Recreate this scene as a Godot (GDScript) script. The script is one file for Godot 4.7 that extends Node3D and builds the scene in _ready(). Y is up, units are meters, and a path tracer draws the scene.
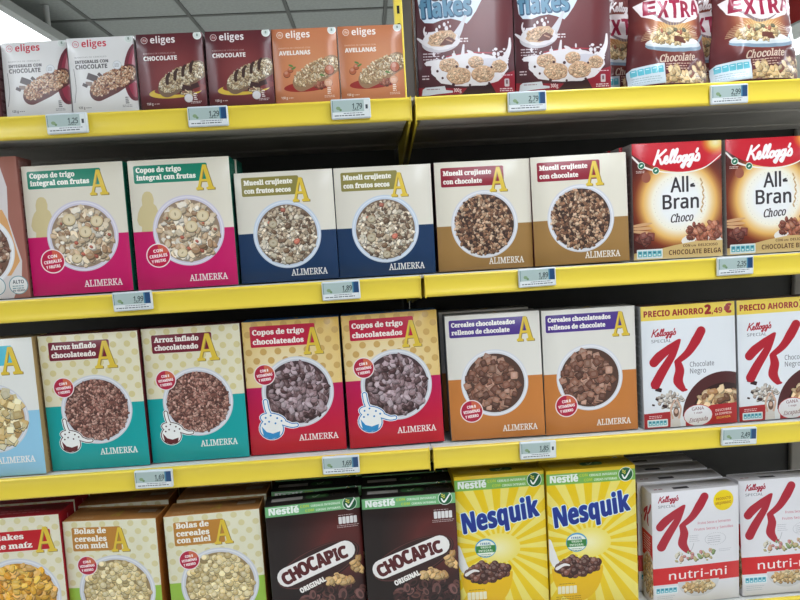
extends Node3D
# A supermarket cereal aisle: two yellow-railed shelving units, four shelves of cartons and bags.
# Units: metres. The shelf fronts lie in the plane z = 0, the shelves reach back to z = -0.46.

# ---------------------------------------------------------------- flat print, drawn with vectors
# A sheet is 100 units wide and h units tall, drawn at twice its final size and halved at the end.
class Sheet:
	var im: Image
	var k := 10.24
	var h := 100.0
	var W := 1024
	var H := 1024
	func _init(tall: float, bg: Color, px := 1024):
		W = px
		k = px / 100.0
		h = tall
		H = int(round(tall * k / 2.0)) * 2
		im = Image.create_empty(W, H, false, Image.FORMAT_RGBA8)
		im.fill(bg)
	func span(x0: float, x1: float, y: int, c: Color):
		if y < 0 or y >= H:
			return
		var a := maxi(int(round(x0)), 0)
		var b := mini(int(round(x1)), W)
		if b <= a:
			return
		if c.a > 0.995:
			im.fill_rect(Rect2i(a, y, b - a, 1), c)
		else:
			for x in range(a, b):
				var o := im.get_pixel(x, y)
				im.set_pixel(x, y, Color(lerpf(o.r, c.r, c.a), lerpf(o.g, c.g, c.a), lerpf(o.b, c.b, c.a), 1.0))
	func rect(x: float, y: float, w: float, t: float, c: Color):
		for r in range(int(round(y * k)), int(round((y + t) * k))):
			span(x * k, (x + w) * k, r, c)
	func ramp(y0: float, y1: float, a: Color, b: Color, x0 := 0.0, x1 := 100.0):
		var r0 := int(round(y0 * k))
		var r1 := int(round(y1 * k))
		for r in range(r0, r1):
			span(x0 * k, x1 * k, r, a.lerp(b, float(r - r0) / maxf(1.0, r1 - r0)))
	func disc(cx: float, cy: float, rx: float, ry: float, c: Color):
		var y0 := int(floor((cy - ry) * k))
		var y1 := int(ceil((cy + ry) * k))
		for r in range(y0, y1):
			var t := ((r + 0.5) / k - cy) / ry
			if absf(t) < 1.0:
				var s := rx * sqrt(1.0 - t * t)
				span((cx - s) * k, (cx + s) * k, r, c)
	func poly(pts: PackedVector2Array, c: Color):
		var n := pts.size()
		var lo := 1e9
		var hi := -1e9
		for p in pts:
			lo = minf(lo, p.y)
			hi = maxf(hi, p.y)
		for r in range(maxi(0, int(floor(lo * k))), mini(H, int(ceil(hi * k)))):
			var y := (r + 0.5) / k
			var xs: Array[float] = []
			for i in n:
				var a := pts[i]
				var b := pts[(i + 1) % n]
				if (a.y <= y) != (b.y <= y):
					xs.append(a.x + (b.x - a.x) * (y - a.y) / (b.y - a.y))
			xs.sort()
			for i in range(0, xs.size() - 1, 2):
				span(xs[i] * k, xs[i + 1] * k, r, c)
	func oval(cx: float, cy: float, rx: float, ry: float, turn: float, c: Color, n := 20):
		var p := PackedVector2Array()
		for i in n:
			var a := TAU * i / n
			p.append(Vector2(cx, cy) + Vector2(cos(a) * rx, sin(a) * ry).rotated(turn))
		poly(p, c)
	func rounded(x: float, y: float, w: float, t: float, r: float, c: Color, turn := 0.0):
		var p := PackedVector2Array()
		var m := Vector2(x + w / 2, y + t / 2)
		for q in 4:
			var o := Vector2((w / 2 - r) * [1, -1, -1, 1][q], (t / 2 - r) * [1, 1, -1, -1][q])
			for i in 5:
				var a := PI / 2 * q + PI / 8 * i
				p.append(m + (o + Vector2(cos(a), sin(a)) * r).rotated(turn))
		poly(p, c)
	func tri(a: Vector2, b: Vector2, c: Vector2, col: Color):
		var y0 := minf(a.y, minf(b.y, c.y))
		var y1 := maxf(a.y, maxf(b.y, c.y))
		for r in range(maxi(0, int(floor(y0))), mini(H, int(ceil(y1)))):
			var y := r + 0.5
			var l := 1e9
			var g := -1e9
			for e in [[a, b], [b, c], [c, a]]:
				var p: Vector2 = e[0]
				var q: Vector2 = e[1]
				if (p.y <= y) != (q.y <= y):
					var x := p.x + (q.x - p.x) * (y - p.y) / (q.y - p.y)
					l = minf(l, x)
					g = maxf(g, x)
			if g > l:
				span(l, g, r, col)
	# a brush stroke through points, each with its own half width
	func brush(pts: Array, widths: Array, c: Color, steps := 8):
		var n := pts.size()
		var last := Vector2.ZERO
		var lw := 0.0
		for i in n - 1:
			var p0: Vector2 = pts[maxi(i - 1, 0)]
			var p1: Vector2 = pts[i]
			var p2: Vector2 = pts[i + 1]
			var p3: Vector2 = pts[mini(i + 2, n - 1)]
			for s in steps + 1:
				var t := float(s) / steps
				var p := p1.cubic_interpolate(p2, p0, p3, t)
				var w: float = lerpf(widths[mini(i, widths.size() - 1)], widths[mini(i + 1, widths.size() - 1)], t)
				disc(p.x, p.y, w, w, c)
				if i + s > 0 and p.distance_to(last) > 0.01:
					var nn := (p - last).normalized().orthogonal()
					poly(PackedVector2Array([last + nn * lw, p + nn * w, p - nn * w, last - nn * lw]), c)
				last = p
				lw = w
	func done() -> ImageTexture:
		im.shrink_x2()
		im.convert(Image.FORMAT_RGB8)
		return ImageTexture.create_from_image(im)

var glyphs := {}
var fonts := {}
var rng := RandomNumberGenerator.new()

func c8(r, g, b, a = 255) -> Color:
	return Color(r / 255.0, g / 255.0, b / 255.0, a / 255.0)

func face(style: String) -> SystemFont:
	if not fonts.has(style):
		var f := SystemFont.new()
		f.font_names = PackedStringArray(["Droid Serif" if style.begins_with("serif") else "Droid Sans"])
		f.font_weight = 700 if style.ends_with("bold") else 400
		fonts[style] = f
	return fonts[style]

func letters(s: String, style: String) -> Dictionary:
	var key := style + "|" + s
	if not glyphs.has(key):
		var t := TextMesh.new()
		t.font = face(style)
		t.font_size = 64
		t.pixel_size = 1.0
		t.depth = 0.0
		t.curve_step = 4.0
		t.text = s
		t.horizontal_alignment = HORIZONTAL_ALIGNMENT_LEFT
		t.vertical_alignment = VERTICAL_ALIGNMENT_BOTTOM
		var arr := t.get_mesh_arrays()
		var v: PackedVector3Array = arr[Mesh.ARRAY_VERTEX]
		var ix: PackedInt32Array = arr[Mesh.ARRAY_INDEX] if arr[Mesh.ARRAY_INDEX] != null else PackedInt32Array(range(v.size()))
		var lo := 1e9
		var hi := -1e9
		for p in v:
			lo = minf(lo, p.x)
			hi = maxf(hi, p.x)
		glyphs[key] = {"v": v, "i": ix, "x0": lo, "x1": hi}
	return glyphs[key]

func cap_of(style: String) -> Vector2:   # base line and cap height
	var d := letters("H", style)
	var lo := 1e9
	var hi := -1e9
	for p in d.v:
		lo = minf(lo, p.y)
		hi = maxf(hi, p.y)
	return Vector2(lo, hi - lo)

# s set with its base line starting at (x, y); cap is the capital height; wide > 0 fits the line to that width; align 0 left, 0.5 centre, 1 right
func write(a: Sheet, s: String, x: float, y: float, cap: float, col: Color, style := "sansbold", wide := 0.0, turn := 0.0, slant := 0.0, fat := 0.0, align := 0.0, low = null):
	var d := letters(s, style)
	var m := cap_of(style)
	var ky := cap / m.y
	var kx: float = wide / (d.x1 - d.x0) if wide > 0.0 else ky
	var span_x: float = (d.x1 - d.x0) * kx
	var offs := [Vector2.ZERO]
	if fat > 0.0:
		for i in 8:
			offs.append(Vector2.from_angle(TAU * i / 8) * fat)
	var pts := PackedVector2Array()
	for p in d.v:
		var q := Vector2((p.x - d.x0) * kx - span_x * align, -(p.y - m.x) * ky)
		q.x -= q.y * slant
		pts.append(Vector2(x, y) + q.rotated(turn))
	for o in offs:
		for i in range(0, d.i.size(), 3):
			var c := col
			var t0: Vector2 = pts[d.i[i]] + o
			var t1: Vector2 = pts[d.i[i + 1]] + o
			var t2: Vector2 = pts[d.i[i + 2]] + o
			if low != null:
				var rel := ((t0 + t1 + t2) / 3.0 - Vector2(x, y)).rotated(-turn)
				c = col.lerp(low, clampf(1.0 + rel.y / cap, 0.0, 1.0))
			a.tri(t0 * a.k, t1 * a.k, t2 * a.k, c)

# lines of very small type that no zoom can read
func small_type(a: Sheet, x: float, y: float, w: float, lines: int, step: float, t: float, col: Color):
	for l in lines:
		var at := x
		var stop := x + w * rng.randf_range(0.8, 1.0)
		while at < stop:
			var n := rng.randf_range(1.2, 4.5) * t
			a.rect(at, y + l * step, minf(n, stop - at), t, col)
			at += n + t * 0.7

# ---------------------------------------------------------------- things that many of the printed pictures share
func bowl(a: Sheet, cx: float, cy: float, r: float, rim: Color, inside: Color):
	a.disc(cx, cy, r, r, rim)
	a.disc(cx, cy, r * 0.965, r * 0.965, rim.lightened(0.35))
	a.disc(cx, cy + 0.2, r * 0.93, r * 0.93, rim)
	a.disc(cx, cy + 0.3, r * 0.88, r * 0.88, inside)

func shade(c: Color, f: float) -> Color:
	return Color(c.r * f, c.g * f, c.b * f)

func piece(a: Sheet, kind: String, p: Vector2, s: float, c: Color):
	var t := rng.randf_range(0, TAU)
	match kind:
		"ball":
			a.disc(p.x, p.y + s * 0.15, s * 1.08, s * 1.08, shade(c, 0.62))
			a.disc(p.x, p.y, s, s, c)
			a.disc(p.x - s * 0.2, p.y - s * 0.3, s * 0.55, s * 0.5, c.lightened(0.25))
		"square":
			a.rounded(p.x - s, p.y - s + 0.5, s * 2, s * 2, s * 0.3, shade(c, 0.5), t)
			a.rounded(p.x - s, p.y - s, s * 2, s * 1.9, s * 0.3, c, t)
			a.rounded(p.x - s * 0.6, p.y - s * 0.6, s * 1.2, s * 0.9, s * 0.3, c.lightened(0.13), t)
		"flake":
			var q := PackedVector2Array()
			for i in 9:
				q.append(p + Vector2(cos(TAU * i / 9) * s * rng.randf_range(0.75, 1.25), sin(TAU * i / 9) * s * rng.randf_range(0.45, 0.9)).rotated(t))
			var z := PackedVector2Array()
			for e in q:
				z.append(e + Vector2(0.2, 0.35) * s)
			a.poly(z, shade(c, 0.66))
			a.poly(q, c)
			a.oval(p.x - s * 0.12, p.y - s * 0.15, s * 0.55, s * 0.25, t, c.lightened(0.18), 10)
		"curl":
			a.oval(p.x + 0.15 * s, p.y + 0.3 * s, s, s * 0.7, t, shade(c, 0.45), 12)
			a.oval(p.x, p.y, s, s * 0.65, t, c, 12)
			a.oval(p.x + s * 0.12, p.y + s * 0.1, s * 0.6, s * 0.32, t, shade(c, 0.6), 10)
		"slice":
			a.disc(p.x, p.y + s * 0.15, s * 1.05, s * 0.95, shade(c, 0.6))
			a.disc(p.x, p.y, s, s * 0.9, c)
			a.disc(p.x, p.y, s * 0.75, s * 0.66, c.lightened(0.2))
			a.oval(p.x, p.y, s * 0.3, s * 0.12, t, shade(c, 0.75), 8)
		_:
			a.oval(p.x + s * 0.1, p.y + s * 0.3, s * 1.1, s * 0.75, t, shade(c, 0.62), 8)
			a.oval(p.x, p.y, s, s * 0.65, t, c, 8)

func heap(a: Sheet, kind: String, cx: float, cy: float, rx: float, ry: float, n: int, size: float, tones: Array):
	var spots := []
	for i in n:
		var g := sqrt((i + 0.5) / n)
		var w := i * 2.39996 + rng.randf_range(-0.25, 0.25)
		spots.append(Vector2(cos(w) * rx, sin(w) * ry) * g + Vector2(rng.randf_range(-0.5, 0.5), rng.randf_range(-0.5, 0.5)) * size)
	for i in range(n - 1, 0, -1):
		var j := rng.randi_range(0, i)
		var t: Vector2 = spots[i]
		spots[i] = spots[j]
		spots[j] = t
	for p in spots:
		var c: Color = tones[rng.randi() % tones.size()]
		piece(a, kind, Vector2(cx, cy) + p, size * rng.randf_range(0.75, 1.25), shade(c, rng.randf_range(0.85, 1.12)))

func dots(a: Sheet, y1: float, step: float, r: float, c: Color):
	var row := 0
	var y := 4.0
	while y < y1:
		var x := -2.0 + (step / 2 if row % 2 else 0.0)
		while x < 104:
			a.disc(x, y, r, r, c)
			x += step
		y += step * 0.62
		row += 1

func pill_badge(a: Sheet, cx: float, cy: float, r: float, col: Color, words: Array, ring := true):
	if ring:
		a.disc(cx, cy, r, r, c8(235, 225, 225))
	a.disc(cx, cy, r * 0.91, r * 0.91, col)
	var wedge := PackedVector2Array([Vector2(cx, cy - r * 0.1)])
	for i in 7:
		wedge.append(Vector2(cx, cy) + Vector2.from_angle(-PI / 2 + PI / 2.4 * i / 6) * r * 0.9)
	a.poly(wedge, col.lerp(c8(225, 150, 80), 0.6))
	for i in words.size():
		write(a, words[i], cx, cy - r * 0.28 + i * r * 0.42, r * 0.24, c8(245, 238, 235), "sansbold", r * [0.75, 1.45, 1.15, 1.2, 1.2][i], -0.1, 0.0, 0.12, 0.5)

func yellow_a(a: Sheet, x: float, y: float, w: float, t: float):
	for o in [Vector2(0.9, 0.7), Vector2.ZERO]:
		write(a, "A", x + o.x, y + t + o.y, t, c8(150, 125, 60) if o.x > 0 else c8(222, 190, 62), "serifbold", w, 0.0, 0.0, 0.12)

func script_word(a: Sheet, x: float, y: float, w: float, col: Color, t: float):
	var k := w / 100.0
	var strokes := [
		[10, 3, 7, 16, 3, 30], [25, 3, 15, 12, 9, 17, 14, 20, 18, 30, 23, 27], [22, 26, 29, 22, 29, 16, 25, 18, 24, 26, 28, 30, 33, 26],
		[33, 26, 40, 12, 41, 4, 38, 7, 36, 20, 37, 29, 41, 27], [41, 27, 48, 11, 49, 3, 46, 6, 44, 20, 45, 29, 50, 25], [55, 17, 51, 20, 51, 28, 56, 28, 58, 21, 55, 17, 61, 19],
		[69, 17, 63, 18, 61, 26, 65, 28, 69, 20, 70, 17, 68, 30, 64, 40, 60, 37, 66, 31, 74, 25], [82, 16, 76, 17, 74, 25, 78, 27, 82, 19, 83, 16, 81, 29, 77, 39, 73, 36, 79, 30, 87, 25],
		[91, 5, 89, 11], [86, 27, 93, 15, 96, 22, 94, 28, 88, 28]]
	for s in strokes:
		var p := []
		for i in range(0, s.size(), 2):
			p.append(Vector2(x + (s[i] + (20 - s[i + 1]) * 0.12) * k, y + (s[i + 1] - s[i] * 0.03) * k))
		a.brush(p, [t], col, 5)

func nutrition_tabs(a: Sheet, x: float, y: float, w: float, t: float, n := 5):
	a.rounded(x, y, w, t, 1.0, c8(228, 236, 240))
	for i in n:
		var cw := (w - 2) / n
		a.rounded(x + 1 + i * cw + cw * 0.06, y + t * 0.18, cw * 0.88, t * 0.62, 0.6, c8(95, 185, 205))
		a.rect(x + 1 + i * cw + cw * 0.25, y + t * 0.3, cw * 0.5, t * 0.1, c8(40, 90, 120))
		a.rect(x + 1 + i * cw + cw * 0.3, y + t * 0.55, cw * 0.4, t * 0.14, c8(235, 245, 248))

func paddle_k(a: Sheet, x: float, y: float, k: float, col: Color):
	var P := func(px, py): return Vector2(x + px * k, y + py * k)
	a.brush([P.call(33, 13), P.call(23, 21), P.call(12, 29), P.call(6, 35)], [1.2 * k, 4.0 * k, 5.0 * k, 4.8 * k], col)
	a.brush([P.call(34, 13), P.call(26, 28), P.call(14, 46), P.call(7, 58)], [1.2 * k, 3.8 * k, 4.9 * k, 5.2 * k], col)
	a.brush([P.call(57, 5), P.call(51, 15), P.call(42, 27), P.call(30, 36)], [4.8 * k, 5.2 * k, 4.0 * k, 2.6 * k], col)
	a.brush([P.call(31, 36), P.call(33, 45), P.call(31, 56), P.call(36, 65)], [3.4 * k, 4.8 * k, 5.2 * k, 2.8 * k], col)
	a.brush([P.call(33, 61), P.call(36, 65), P.call(40, 66)], [3.6 * k, 2.4 * k, 0.8 * k], col)

# the store's own line: two fields of colour, a title banner, a bowl, a badge and the store's name
func own_line(tall: float, top: Color, bottom: Color, split: float, banner: Color, bar: Array, lines: Array, type_cap: float, big_a: Array, dish: Array, badge: Array, brand: Array, motif := "") -> Sheet:
	var a := Sheet.new(tall, top)
	if motif == "dots":
		dots(a, split, 14.0, 3.3, c8(214, 201, 146))
	elif motif == "pale dots":
		dots(a, split, 15.0, 3.4, c8(216, 206, 156))
	elif motif == "gold dots":
		for i in 40:
			var f := i / 40.0
			a.disc(42, 52, 85 * (1 - f) + 8, 62 * (1 - f) + 5, c8(220, 178, 84).lerp(c8(236, 222, 190), f))
		dots(a, split, 15.0, 3.5, c8(204, 164, 96))
	elif motif == "figure":
		a.poly(PackedVector2Array([Vector2(17, 31), Vector2(20, 31.6), Vector2(22, 34), Vector2(23.2, 39), Vector2(22.6, 43.5), Vector2(25, 46), Vector2(26.8, 52), Vector2(27, 60), Vector2(25, 72), Vector2(8.5, 72), Vector2(9.2, 66), Vector2(6.4, 64), Vector2(5, 59), Vector2(6.6, 52), Vector2(9, 47), Vector2(11.4, 44.5), Vector2(11.2, 39), Vector2(12.4, 34.5), Vector2(14.4, 31.8)]), c8(208, 191, 144))
	a.rect(0, split, 100, tall - split, bottom)
	if motif == "gold dots":
		a.ramp(split, tall, c8(184, 8, 84), c8(196, 16, 36))
	a.rounded(bar[0], bar[1], bar[2] - bar[0], bar[3] - bar[1], 1.6, banner)
	for i in lines.size():
		write(a, lines[i][0], bar[0] + 2.6, bar[1] + (bar[3] - bar[1]) * ((i + 1.0) / lines.size()) - (3.2 if i == lines.size() - 1 else 2.0), type_cap, c8(240, 236, 228), "serifbold", lines[i][1], 0.0, 0.0, 0.26)
	bowl(a, dish[0], dish[1], dish[2], dish[4] if dish.size() > 4 else c8(205, 206, 214), dish[3])
	if brand.size():
		write(a, "ALIMERKA", brand[0], brand[2], 6.4, c8(240, 236, 234), "serif", brand[1] - brand[0], 0.0, 0.0, 0.16)
	yellow_a(a, big_a[0], big_a[2], big_a[1] - big_a[0], big_a[3] - big_a[2])
	return a

func late_badge(a: Sheet, b: Array, words := ["CON 8", "VITAMINAS", "Y HIERRO"], col := Color8(178, 28, 62)):
	pill_badge(a, b[0], b[1], b[2], col, words)

func spotted_jug(a: Sheet, x: float, y: float, k: float, fill: Color, line: Color):
	var P := func(px, py): return Vector2(x + px * k, y + py * k)
	for o in [[1.6, c8(240, 240, 240)], [0.9, line], [0.0, c8(238, 238, 236)]]:
		var g: float = o[0] * k
		a.brush([P.call(10, 0), P.call(11, 8), P.call(14, 16)], [1.6 * k + g], o[1])
		a.brush([P.call(26, 22), P.call(33, 25), P.call(38, 25)], [2.2 * k + g, 1.6 * k + g, 1.4 * k + g], o[1])
		a.oval(x + 16 * k, y + 18 * k, 12 * k + g, 5.5 * k + g, 0.25, o[1])
		a.oval(x + 14 * k, y + 27 * k, 11 * k + g, 10 * k + g, 0.2, o[1])
	a.poly(PackedVector2Array([P.call(4.5, 24), P.call(9, 30), P.call(15, 32), P.call(22, 30), P.call(21, 36), P.call(12, 37), P.call(6, 34)]), fill)
	for s in [[9, 16], [14, 14], [20, 17], [24, 20], [12, 20], [18, 22], [8, 22]]:
		a.disc(x + s[0] * k, y + s[1] * k, 0.9 * k, 0.9 * k, line)

# ---------------------------------------------------------------- the printed faces
func print_frutas() -> Sheet:
	var a := own_line(129.4, c8(222, 215, 200), c8(196, 8, 98), 71, c8(12, 128, 102), [5.5, 5.5, 78, 23], [["Copos de trigo", 44], ["integral con frutas", 58]], 4.7, [66, 84, 7, 32], [55, 72, 35.4, c8(150, 128, 108), c8(206, 200, 216)], [], [52, 90, 123], "figure")
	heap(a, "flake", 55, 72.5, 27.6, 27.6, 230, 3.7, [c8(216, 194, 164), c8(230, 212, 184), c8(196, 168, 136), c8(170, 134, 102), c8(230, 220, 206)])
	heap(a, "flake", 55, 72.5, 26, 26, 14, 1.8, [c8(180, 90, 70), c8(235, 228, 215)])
	for p in [[58, 68, 6.2], [70, 58, 6.0], [43, 55, 6.4], [47, 94, 5.0]]:
		piece(a, "slice", Vector2(p[0], p[1]), p[2], c8(216, 196, 156))
	late_badge(a, [23, 95.5, 12.2], ["CON", "CEREALES", "Y FRUTAS"], c8(190, 10, 66))
	return a

func print_frutos() -> Sheet:
	var a := own_line(112, c8(221, 215, 203), c8(10, 48, 88), 61.6, c8(140, 130, 66), [7, 5, 65, 24], [["Muesli crujiente", 49], ["con frutos secos", 47]], 4.6, [58, 75, 7, 31.5], [50, 64, 34.6, c8(120, 100, 84), c8(196, 206, 222)], [], [51.5, 88.5, 106.5])
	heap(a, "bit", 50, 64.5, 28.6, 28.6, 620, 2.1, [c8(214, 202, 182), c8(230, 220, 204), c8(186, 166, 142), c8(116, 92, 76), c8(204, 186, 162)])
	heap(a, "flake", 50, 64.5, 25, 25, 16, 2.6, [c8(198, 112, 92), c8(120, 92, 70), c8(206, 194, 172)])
	for p in [[35, 72, 4.6], [36, 53, 4.2], [50, 90, 4.0]]:
		piece(a, "slice", Vector2(p[0], p[1]), p[2], c8(176, 160, 132))
	return a

func print_muesli_choco() -> Sheet:
	var a := own_line(112, c8(222, 215, 200), c8(156, 118, 66), 65.5, c8(140, 16, 42), [6.4, 6, 72, 25.5], [["Muesli crujiente", 50], ["con chocolate", 40]], 4.6, [57, 75, 7, 32], [50, 65, 35, c8(70, 48, 38), c8(206, 206, 214)], [], [53, 90, 106.5])
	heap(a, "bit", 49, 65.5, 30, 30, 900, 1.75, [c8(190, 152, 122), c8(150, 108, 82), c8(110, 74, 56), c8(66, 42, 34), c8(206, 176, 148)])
	return a

func print_arroz() -> Sheet:
	var a := own_line(140.7, c8(226, 219, 192), c8(0, 158, 158), 73, c8(112, 16, 40), [10, 7, 71, 26], [["Arroz inflado", 45], ["chocolateado", 44]], 4.9, [55, 77, 8, 36], [52, 78.5, 36, c8(84, 52, 46)], [], [51, 89, 126], "dots")
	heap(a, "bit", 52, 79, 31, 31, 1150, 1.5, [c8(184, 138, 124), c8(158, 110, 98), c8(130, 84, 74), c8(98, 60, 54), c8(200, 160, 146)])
	late_badge(a, [21, 54, 10.6])
	spotted_jug(a, 9, 88, 0.9, c8(96, 22, 30), c8(70, 40, 44))
	return a

func print_copos() -> Sheet:
	var a := own_line(140.7, c8(222, 180, 86), c8(190, 10, 60), 69, c8(188, 16, 58), [8, 5, 75, 27], [["Copos de trigo", 53], ["chocolateados", 52]], 5.2, [62, 82, 9, 37], [53, 76, 37.5, c8(70, 50, 54)], [], [51, 92, 128], "gold dots")
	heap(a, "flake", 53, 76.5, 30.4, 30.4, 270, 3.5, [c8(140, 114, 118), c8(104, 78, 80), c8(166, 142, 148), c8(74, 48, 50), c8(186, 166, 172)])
	late_badge(a, [20, 56, 11.2])
	spotted_jug(a, 8, 84, 1.08, c8(40, 140, 200), c8(40, 120, 190))
	return a

func print_rellenos() -> Sheet:
	var a := own_line(133.3, c8(224, 220, 212), c8(196, 122, 58), 68, c8(74, 46, 134), [4, 5, 86, 23.5], [["Cereales chocolateados", 67], ["rellenos de chocolate", 61]], 4.5, [75, 93, 5, 31], [49, 73.5, 35.6, c8(80, 56, 48), c8(214, 214, 220)], [], [55, 92, 126])
	heap(a, "square", 46, 74, 26.8, 27.2, 140, 3.5, [c8(152, 110, 92), c8(124, 82, 66), c8(178, 138, 120), c8(98, 62, 50)])
	late_badge(a, [23, 102.5, 12.2])
	return a

func print_bolas() -> Sheet:
	var a := own_line(147, c8(226, 222, 196), c8(150, 188, 66), 75, c8(186, 128, 52), [9.5, 7, 62, 33.5], [["Bolas de", 34], ["cereales", 34], ["con miel", 35]], 5.8, [51, 70, 8, 35], [53, 80, 41, c8(150, 128, 88)], [], [51, 90, 133], "pale dots")
	heap(a, "ball", 53, 80.5, 34, 34, 330, 2.9, [c8(224, 204, 150), c8(234, 216, 168), c8(212, 188, 130), c8(200, 174, 118)])
	late_badge(a, [23, 50, 11])
	return a

func print_flakes() -> Sheet:
	var a := own_line(157, c8(226, 220, 198), c8(230, 190, 70), 110, c8(186, 22, 34), [30, 15, 90, 37], [["flakes", 30], ["de maíz", 38]], 5.8, [74, 95, 12, 40], [52, 88, 43, c8(190, 130, 40)], [], [51, 90, 142], "pale dots")
	heap(a, "flake", 52, 88.5, 35.5, 35.5, 300, 4.0, [c8(226, 168, 48), c8(240, 192, 84), c8(206, 140, 34), c8(232, 180, 100)])
	return a

func print_blue_squares() -> Sheet:
	var a := own_line(140.7, c8(226, 226, 222), c8(146, 198, 226), 74, c8(84, 186, 206), [8, 7, 80, 27], [["Cereales", 40], ["con canela", 46]], 4.9, [67, 88, 8, 36], [54, 80, 35.5, c8(176, 140, 90)], [], [53, 91, 127])
	heap(a, "square", 52, 80.5, 31.5, 31.5, 210, 3.3, [c8(222, 204, 154), c8(206, 180, 124), c8(190, 158, 100), c8(232, 220, 184)])
	return a

func print_brown_partial() -> Sheet:
	var a := Sheet.new(141, c8(160, 104, 92))
	a.poly(PackedVector2Array([Vector2(0, 0), Vector2(82, 0), Vector2(89, 30), Vector2(87, 62), Vector2(96, 104), Vector2(94, 120), Vector2(84, 141), Vector2(0, 141)]), c8(214, 206, 206))
	a.poly(PackedVector2Array([Vector2(0, 64), Vector2(82, 52), Vector2(86, 62), Vector2(94, 104), Vector2(84, 118), Vector2(0, 120)]), c8(214, 160, 104))
	write(a, "Muesli", 18, 40, 15, c8(120, 44, 40), "serifbold", 56)
	bowl(a, 52, 92, 38, c8(224, 224, 228), c8(110, 80, 66))
	heap(a, "flake", 53, 91, 32, 27, 190, 3.0, [c8(186, 160, 140), c8(150, 112, 90), c8(110, 72, 58), c8(205, 186, 168)])
	for x in [68, 90]:
		a.disc(x, 128, 9.4, 9.4, c8(110, 150, 160))
		a.disc(x, 128, 8.6, 8.6, c8(226, 226, 226))
	write(a, "ALTO", 90, 126.5, 3.6, c8(70, 80, 90), "sansbold", 11, 0, 0, 0, 0.5)
	small_type(a, 84, 128.5, 12, 2, 2.2, 0.8, c8(90, 130, 140))
	write(a, "EN HIERRO", 90, 134.5, 2.0, c8(70, 80, 90), "sansbold", 12, 0, 0, 0, 0.5)
	return a

func glow(a: Sheet, cx: float, cy: float, r: float, squash: float, stops: Array, n := 60):
	for i in n:
		var f := float(i) / (n - 1)
		var g := f * (stops.size() - 1)
		var j := mini(int(g), stops.size() - 2)
		a.disc(cx, cy, r * (1 - f) + 0.5, r * squash * (1 - f) + 0.5, (stops[j] as Color).lerp(stops[j + 1], g - j))

func print_bran() -> Sheet:
	var a := Sheet.new(126.6, c8(74, 18, 16))
	glow(a, 52, 65, 72, 1.0, [c8(74, 18, 16), c8(82, 22, 17), c8(120, 46, 22), c8(226, 176, 96), c8(240, 232, 214), c8(234, 234, 234), c8(234, 234, 234), c8(234, 234, 234)])
	var arc := PackedVector2Array([Vector2(0, 0), Vector2(100, 0), Vector2(100, 14)])
	for i in 15:
		var u := 98.0 - i * 7.0
		arc.append(Vector2(u, 32.5 - 17.5 * pow((u - 55) / 50, 2)))
	a.poly(arc, c8(196, 18, 40))
	glow(a, 93, 2, 17, 0.85, [c8(196, 22, 40), c8(214, 110, 44), c8(238, 208, 120), c8(244, 234, 196)])
	a.brush([Vector2(0, 14), Vector2(12, 25), Vector2(30, 31), Vector2(55, 33.5), Vector2(80, 29), Vector2(100, 15)], [0.9, 1.2, 0.7, 0.5, 0.6, 0.4], c8(238, 232, 228))
	for p in [[10, 24], [26, 30]]:
		a.disc(p[0], p[1], 4.0, 4.0, c8(232, 236, 228))
		a.disc(p[0], p[1], 3.3, 3.3, c8(20, 110, 80))
		a.oval(p[0], p[1], 1.7, 0.9, -0.6, c8(225, 235, 225))
	small_type(a, 4, 29.5, 11, 2, 1.6, 0.6, c8(225, 210, 205))
	a.disc(15, 37, 5, 5.6, c8(150, 84, 66))
	for s in 40:
		var w := TAU * s / 40
		a.disc(52 + cos(w) * 29, 66 + sin(w) * 29, 0.28, 0.28, c8(150, 140, 132))
	script_word(a, 23, 7, 54, c8(242, 236, 236), 1.35)
	write(a, "All-", 42, 54, 15.5, c8(52, 46, 52), "sans", 27, 0, 0, 0.38)
	write(a, "Bran", 33, 72, 15, c8(52, 46, 52), "sans", 40, 0, 0, 0.38)
	write(a, "Choco", 41, 87, 8.5, c8(60, 50, 54), "serif", 25, -0.04, 0.25, 0.25)
	a.oval(66, 46.5, 2.6, 1.0, -0.4, c8(52, 46, 52))
	for i in 9:
		a.oval(76 + 2.5 * sin(i * 0.4), 42 + i * 4.2, 0.9, 2.4, 0.5 if i % 2 else -0.4, c8(196, 160, 112))
	a.oval(79, 108, 26, 9, 0.0, c8(230, 224, 220))
	heap(a, "flake", 80, 99, 21, 10, 70, 3.6, [c8(166, 96, 72), c8(140, 74, 54), c8(190, 124, 96), c8(120, 60, 46)])
	for i in 3:
		a.oval(9, 88 + i * 4, 12, 1.7, -0.12 + i * 0.12, c8(206, 160, 116))
	heap(a, "square", 12, 103, 8, 5, 8, 4.2, [c8(110, 54, 46), c8(134, 76, 66)])
	var band := PackedVector2Array([Vector2(0, 127), Vector2(0, 119), Vector2(20, 117), Vector2(45, 112), Vector2(70, 108.5), Vector2(100, 109), Vector2(100, 127)])
	a.poly(band, c8(212, 182, 122))
	a.ramp(121, 127, c8(212, 182, 122), c8(226, 202, 150))
	write(a, "CON", 55, 114.5, 2.8, c8(100, 60, 40), "sansbold", 8)
	write(a, "UN", 64.5, 114.5, 2.0, c8(100, 60, 40), "sansbold", 5)
	write(a, "DELICIOSO", 72, 114.5, 2.8, c8(100, 60, 40), "sansbold", 22)
	write(a, "CHOCOLATE BELGA", 39, 122.5, 5.2, c8(84, 44, 30), "sansbold", 59)
	nutrition_tabs(a, 3, 115, 29, 10.5)
	return a

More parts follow.
